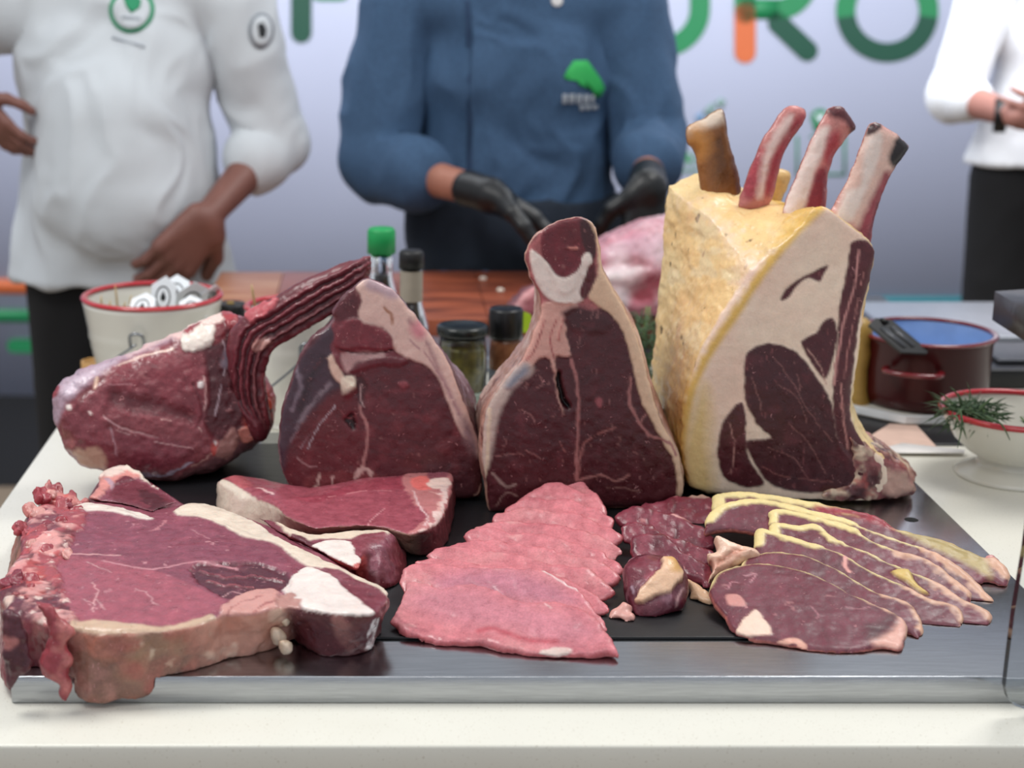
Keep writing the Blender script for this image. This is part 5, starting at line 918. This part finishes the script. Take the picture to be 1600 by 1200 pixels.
def person(label, base, sh, neck_z, armL, armR, skin, jacket, trousers, hem, cuffL, cuffR, hands, belly=0, glove=None, shw=.19, seed=0, apron=None, hair='2a1f1a', tors=None, h=.0065, sleeve=1.0, wr=.008):
    """base = foot point; sh = shoulder height; arms = (shoulder, elbow, wrist); cuffs = fraction along the forearm covered"""
    x, y = base; e = empty('person', (x, y, 0), label, 'person', None); sc_ = 1
    hz = hem; cz = neck_z
    hips = sh - .50; W = tors or .16
    core = [((x - W + .12, y, hips + .02), (x + W - .12, y, hips + .02), .12, .12, .8), ((x - W + .12, y, hips + .2), (x + W - .12, y, hips + .2), .112, .112, .85), ((x - W + .12, y, sh - .15), (x + W - .12, y, sh - .15), .12, .12, .8), ((x - shw + .05, y, sh - .01), (x + shw - .05, y, sh - .01), .062, .062, .9), ((x, y, sh - .02), (x, y - .005, sh + .1), .062, .056)]
    if belly: core.append(((x, y - .02 - belly * .5, hips + .12), (x, y - .02 - belly * .4, hips + .24), .12 + belly * .2, .11 + belly * .2, .9))
    hd = Vector((x, y - .02, sh + .2))
    head = [(hd + Vector((0, .01, .035)), hd + Vector((0, .012, .0)), .083, .078, 1.08, .03), (hd + Vector((0, -.02, -.035)), hd + Vector((0, -.035, -.062)), .055, .034, 1, .03), (hd + Vector((0, -.088, .0)), hd + Vector((0, -.108, -.022)), .009, .0125, 1, .01), (hd + Vector((-.022, -.082, -.052)), hd + Vector((.022, -.082, -.052)), .008, .008, 1, .006)] + [(hd + Vector((s * .078, .012, .008)), hd + Vector((s * .082, .018, -.022)), .014, .009, 1, .006) for s in (-1, 1)]
    arms = []
    for (a, b, c) in (armL, armR): arms += [(a, b, .05, .041, 1, .03), (b, c, .042, .027, 1, .02)]
    legs = []
    for s in (-1, 1): legs += [((x + s * .09, y, hips), (x + s * .10, y, hips * .5), .085, .055), ((x + s * .10, y, hips * .5), (x + s * .10, y + .02, .09), .052, .036), ((x + s * .10, y + .02, .05), (x + s * .11, y - .13, .03), .038, .028)]
    hp = []; hl = []
    for hh in hands: q = []; hand(q, *hh[0], **hh[1]); hl.append(q); hp += q
    body_mesh('body', core + head + arms + legs + (hp if not glove else []), h * .75, skin, e, k=.03)
    for s in (-1, 1):
        c = hd + Vector((s * .031, -.078, .008)); lathe('eye', tuple(c), [(.0001, .010), (.007, .007), (.010, 0), (.007, -.007), (.0001, -.010)], simple('eye_white', 'e8e4e0', rough=.2), e, n=12)
        lathe('iris', (c.x, c.y - .0085, c.z), [(.0001, .004), (.0035, .002), (.0035, -.002), (.0001, -.004)], simple('iris', '2a1c14', rough=.2), e, n=10)
    body_mesh('hair', [(hd + Vector((0, .028, .055)), hd + Vector((0, .045, -.01)), .085, .072, 1.05, .03)], .006, simple('hair_' + hair, hair, rough=.7, bump=.6, bs=300), e, disp=wrinkle(.003, (1, 1, .3), 5, 60))
    g = .016 * sleeve
    jk = [(p0, p1, r0 + g, r1 + g, *rest) for (p0, p1, r0, r1, *rest) in core[:4]] + ([(core[5][0], core[5][1], core[5][2] + g, core[5][3] + g, .9)] if belly else []) + [((x, y, sh - .02), (x, y, sh + .045), .078, .066)]
    jk += [((x - .07, y, hz - .04), (x - .05, y, hips + .1), .135 + g, .122 + g, .85), ((x + .07, y, hz - .04), (x + .05, y, hips + .1), .135 + g, .122 + g, .85)]
    for (a, b, c), f in ((armL, cuffL), (armR, cuffR)):
        a, b, c = Vector(a), Vector(b), Vector(c); ce = b + (c - b) * f; jk += [(a, b, .054 + g, .046 + g, 1, .018), (b, ce, .047 + g, .036 + g, 1, .02), (ce + (b - ce).normalized() * .035, ce, .042 + g, .043 + g, 1, .006)]
    def cf(X, Y, Z): return np.broadcast_to(hz - Z, np.broadcast(X, Y, Z).shape)
    body_mesh('jacket', jk, h, jacket, e, k=.04, disp=wrinkle(wr, (1.2, 1, .55), seed, 6.5), cutf=cf)
    tr_ = [(p0, p1, r0 + .02, r1 + .022) for (p0, p1, r0, r1) in [l for i, l in enumerate(legs) if i % 3 < 2]] + [((x - W + .13, y, hips + .04), (x + W - .13, y, hips + .04), .112, .112, .8)]
    body_mesh('trousers', tr_, .009, trousers, e, k=.04, disp=wrinkle(.004, (1, 1, .5), seed + 2, 6))
    for s in (-1, 1): body_mesh('shoe', [((x + s * .10, y + .04, .05), (x + s * .115, y - .15, .04), .048, .042, 1, .03)], .009, simple('shoe_black', '101010', rough=.4), e, cutf=lambda X, Y, Z: np.broadcast_to(.002 - Z, np.broadcast(X, Y, Z).shape))
    if glove:
        for q, hh, arm in zip(hl, hands, (armL, armR)):
            w = Vector(hh[0][0]); b = Vector(arm[1]); d_ = (b - w).normalized()
            body_mesh('glove', [(p0, p1, r0 + .003, r1 + .003, *rest) for (p0, p1, r0, r1, *rest) in q] + [(w, w + d_ * .05, .032, .034, 1, .02)], .0045, glove, e, k=.012)
    if apron: apron(e)
    return e, hd
white_c = simple('white_cotton', 'c9cfd4', rough=.8, noise=.02, scale=8, bump=.15, bs=60); denim = simple('blue_denim', '3a5878', rough=.85, noise=.12, scale=160, bump=.2, bs=500, col2='304a68'); blackc = simple('black_cloth', '0b0b0e', rough=.9)
glv = simple('black_glove', '121416', rough=.38, noise=.1)
# chef in blue
Yc = 3.22
q = lambda x, y, Y: tuple(on_y(x, y, Y))
ch, _ = person('person in a blue chef jacket with black gloves working at the chopping board', (on_y(802, 300, Yc).x, Yc), on_y(800, 0, Yc).z + .0, 0,
    (q(618, 22, Yc), q(588, 255, Yc - .06), q(755, 300, 2.93)), (q(980, 22, Yc), q(1012, 230, Yc - .05), q(1012, 285, 2.93)), skinL, denim, blackc, .70, .40, .48,
    [((q(762, 303, 2.92), (.82, -.1, -.48), (.3, -.9, .1), (-.6, 0, -.7)), dict(curl=.42, s=1.12)), ((q(1012, 288, 2.92), (-.08, -.1, -1), (-1, -.3, 0), (-.2, .9, -.2)), dict(curl=.4, s=1.05))], glove=glv, shw=.215, seed=3, wr=.017, sleeve=1.0, tors=.175)
xa = on_y(802, 300, Yc).x; za = on_y(800, 318, Yc - .14).z
body_mesh('apron', [((xa - .07, Yc, .62), (xa + .07, Yc, .62), .172, .172, .88), ((xa - .06, Yc, 1.0), (xa + .06, Yc, 1.0), .166, .166, .9), ((xa - .06, Yc, 1.2), (xa + .06, Yc, 1.2), .160, .160, .9)], .007, simple('apron_navy', '1c2735', rough=.9, noise=.1, scale=60), ch, disp=wrinkle(.008, (1.2, 1, .5), 3, 6.5), cutf=lambda X, Y, Z: np.maximum(np.maximum(Z - za, .70 - Z), Y - (Yc - .02)) + 0 * X)
# apron front, placket, printed marks
def patch(parent, name, px_list, Y, mat, off=.0, thick=.0015):
    """cloth badge laid on the jacket: each corner is dropped on the garment surface"""
    jk = [c for c in parent.children if c.name.startswith('jacket')][0]; V = []
    dg = bpy.context.evaluated_depsgraph_get(); me = jk.data; from_ = Vector((0, 0, CAMZ)); base = parent_world(jk)
    from mathutils.bvhtree import BVHTree
    if 'bvh' not in jk_cache.setdefault(jk.name, {}): jk_cache[jk.name]['bvh'] = BVHTree.FromPolygons([v.co + base for v in me.vertices], [tuple(p.vertices) for p in me.polygons])
    bv = jk_cache[jk.name]['bvh']; poly = px_list; cx_ = sum(p[0] for p in poly) / len(poly); cy_ = sum(p[1] for p in poly) / len(poly); rings = []
    for f in (1, .66, .33, .01):
        rings.append([(cx_ + (p[0] - cx_) * f, cy_ + (p[1] - cy_) * f) for p in poly])
    P0 = []
    for rg_ in rings:
        for p in rg_:
            t = on_y(p[0], p[1], Y); hit = bv.ray_cast(Vector((t.x, Y - .6, t.z)), Vector((0, 1, 0))); P0.append((hit[0] if hit[0] else Vector((t.x, Y, t.z))) + Vector((0, -.0025 - off, 0)))
    n = len(poly); F = []
    for k in range(3):
        for i in range(n): F.append((k * n + i, k * n + (i + 1) % n, (k + 1) * n + (i + 1) % n, (k + 1) * n + i))
    m = len(P0); V = [tuple(p) for p in P0] + [tuple(p + Vector((0, .0022, 0))) for p in P0]
    F += [tuple(m + i for i in f[::-1]) for f in F[:]] + [(i, m + i, m + (i + 1) % n, (i + 1) % n) for i in range(n)]
    return mk(name, V, F, mat, parent, smooth=False)
jk_cache = {}
S_ = lambda st: pts(st)
grn = simple('print_green', '2fae56', rough=.7); gry = simple('print_grey', 'a8b0b8', rough=.7)
def inner(poly, parent, nm, m, Y, off=0): patch(parent, nm, poly, Y, m, off)
inner(cr('1035,320 1050,290 1080,250 1140,250 1170,290 1200,330 1220,370 1205,405 1180,412 1160,380 1130,365 1105,355 1090,335 1050,330', 500, 0, .358).split() and S_(cr('1035,320 1050,290 1080,250 1140,250 1170,290 1200,330 1220,370 1205,405 1180,412 1160,380 1130,365 1105,355 1090,335 1050,330', 500, 0, .358)), ch, 'green_logo', grn, Yc)
for i, st in enumerate(('869,140 876,140 876,155 869,155', '879,140 888,140 888,155 879,155', '891,141 899,141 899,156 891,156', '902,142 911,142 911,156 902,156', '914,143 920,143 920,156 914,156', '897,158 904,158 904,166 897,166', '907,158 914,158 914,166 907,166', '917,159 926,159 926,166 917,166')): inner(S_(st), ch, 'logo_letter', gry, Yc)
for i, x in enumerate((728,)): inner(S_('724,0 730,0 731,90 732,180 732,270 728,330 722,330 726,240 726,150'), ch, 'placket_seam', simple('seam_blue', '2b4160', rough=.9), Yc)
inner(arc(864, 0, 9, 0, 0, 360, 14), ch, 'top_button', simple('button_white', 'd8d8d8', rough=.4), Yc)
# man in white at left
Yl = 3.10
ml, _ = person('person in a white chef jacket with green emblem, hand on hip, behind buckets', (on_y(188, 300, Yl).x, Yl), on_y(190, -25, Yl).z, 0,
    (q(15, 10, Yl), q(-62, 40, Yl + .05), q(-42, 150, Yl - .10)), (q(365, 5, Yl), q(425, 225, Yl + .03), q(330, 332, Yl - .14)), skinM, white_c, blackc, on_y(190, 456, Yl - .15).z, .14, .22,
    [((q(-40, 152, Yl - .10), (.6, -.1, -.75), (.5, -.5, .5), (-.2, .9, -.2)), dict(curl=.35, s=.92, spread=.05)), ((q(328, 335, Yl - .15), (-.62, -.1, -.75), (.6, .35, -.6), (-.1, .9, -.3)), dict(curl=.5, s=1.3, spread=.02))], belly=.07, shw=.215, seed=11, wr=.012, sleeve=1.0, tors=.165)
ring = simple('emblem_green', '2d9a6c', rough=.7); emb_k = simple('emblem_dark', '23262a', rough=.7)
cx_, cy_ = 218, 14
def ringpatch(parent, cx_, cy_, ro, ri, m, Y, sx=1, nm='emblem_ring'):
    N2 = 16
    for k in range(N2):
        a0, a1 = 2 * math.pi * k / N2, 2 * math.pi * (k + 1) / N2
        pass
    po = [(cx_ + ro * sx * math.cos(2 * math.pi * k / 24), cy_ + ro * math.sin(2 * math.pi * k / 24)) for k in range(24)]
    patch(parent, nm, po, Y, m)
ringpatch(ml, cx_, cy_, 34, 29, ring, Yl); po = [(cx_ + 28 * math.cos(2 * math.pi * k / 24), cy_ + 28 * math.sin(2 * math.pi * k / 24)) for k in range(24)]
patch(ml, 'emblem_field', po, Yl, white_c, off=.0018); patch(ml, 'emblem_leaf', S_('206,-4 218,-12 232,-2 230,10 218,18 210,8'), Yl, ring, off=.0036)
patch(ml, 'emblem_text', S_('204,22 232,24 232,28 204,26'), Yl, gry, off=.0036); patch(ml, 'name_stitch', S_('190,52 240,66 240,70 190,56'), Yl, gry)
po = [(412 + 19 * math.cos(2 * math.pi * k / 20), 46 + 28 * math.sin(2 * math.pi * k / 20)) for k in range(20)]; patch(ml, 'sleeve_badge', po, Yl, simple('badge_grey', '8a9098', rough=.7))
po = [(413 + 15 * math.cos(2 * math.pi * k / 20), 46 + 23 * math.sin(2 * math.pi * k / 20)) for k in range(20)]; patch(ml, 'badge_field', po, Yl, white_c, off=.0018); patch(ml, 'badge_figure', S_('407,36 415,34 420,44 418,56 410,56'), Yl, emb_k, off=.0036)
# person in white at far right
Yr = 3.95
mr, _ = person('person in a white shirt and black trousers with a wristwatch, at the far right', (on_y(1640, 300, Yr).x, Yr), on_y(1640, -45, Yr).z, 0,
    (q(1548, -20, Yr), q(1492, 150, Yr - .05), q(1590, 182, Yr - .28)), (q(1735, -20, Yr), q(1790, 150, Yr), q(1680, 180, Yr - .28)), skinR, simple('white_shirt', 'e6e8ec', rough=.8, noise=.02), blackc, on_y(1600, 262, Yr - .12).z, .22, .3,
    [((q(1592, 182, Yr - .28), (.95, -.2, .05), (.1, -.3, .9), (0, .9, 0)), dict(curl=.4)), ((q(1678, 180, Yr - .28), (-.95, -.2, .05), (.1, -.3, .9), (0, .9, 0)), dict(curl=.4))], shw=.2, seed=23, wr=.006, sleeve=.8)
w = Vector(q(1562, 180, Yr - .23)); lathe('watch_strap', tuple(w), [(.0001, 0)], blackp, mr, n=3) if False else tube('watch_strap', [w + Vector((-.012, .003, 0)), w + Vector((.014, -.006, 0))], .040, blackp, mr, n=20, smoothn=1)
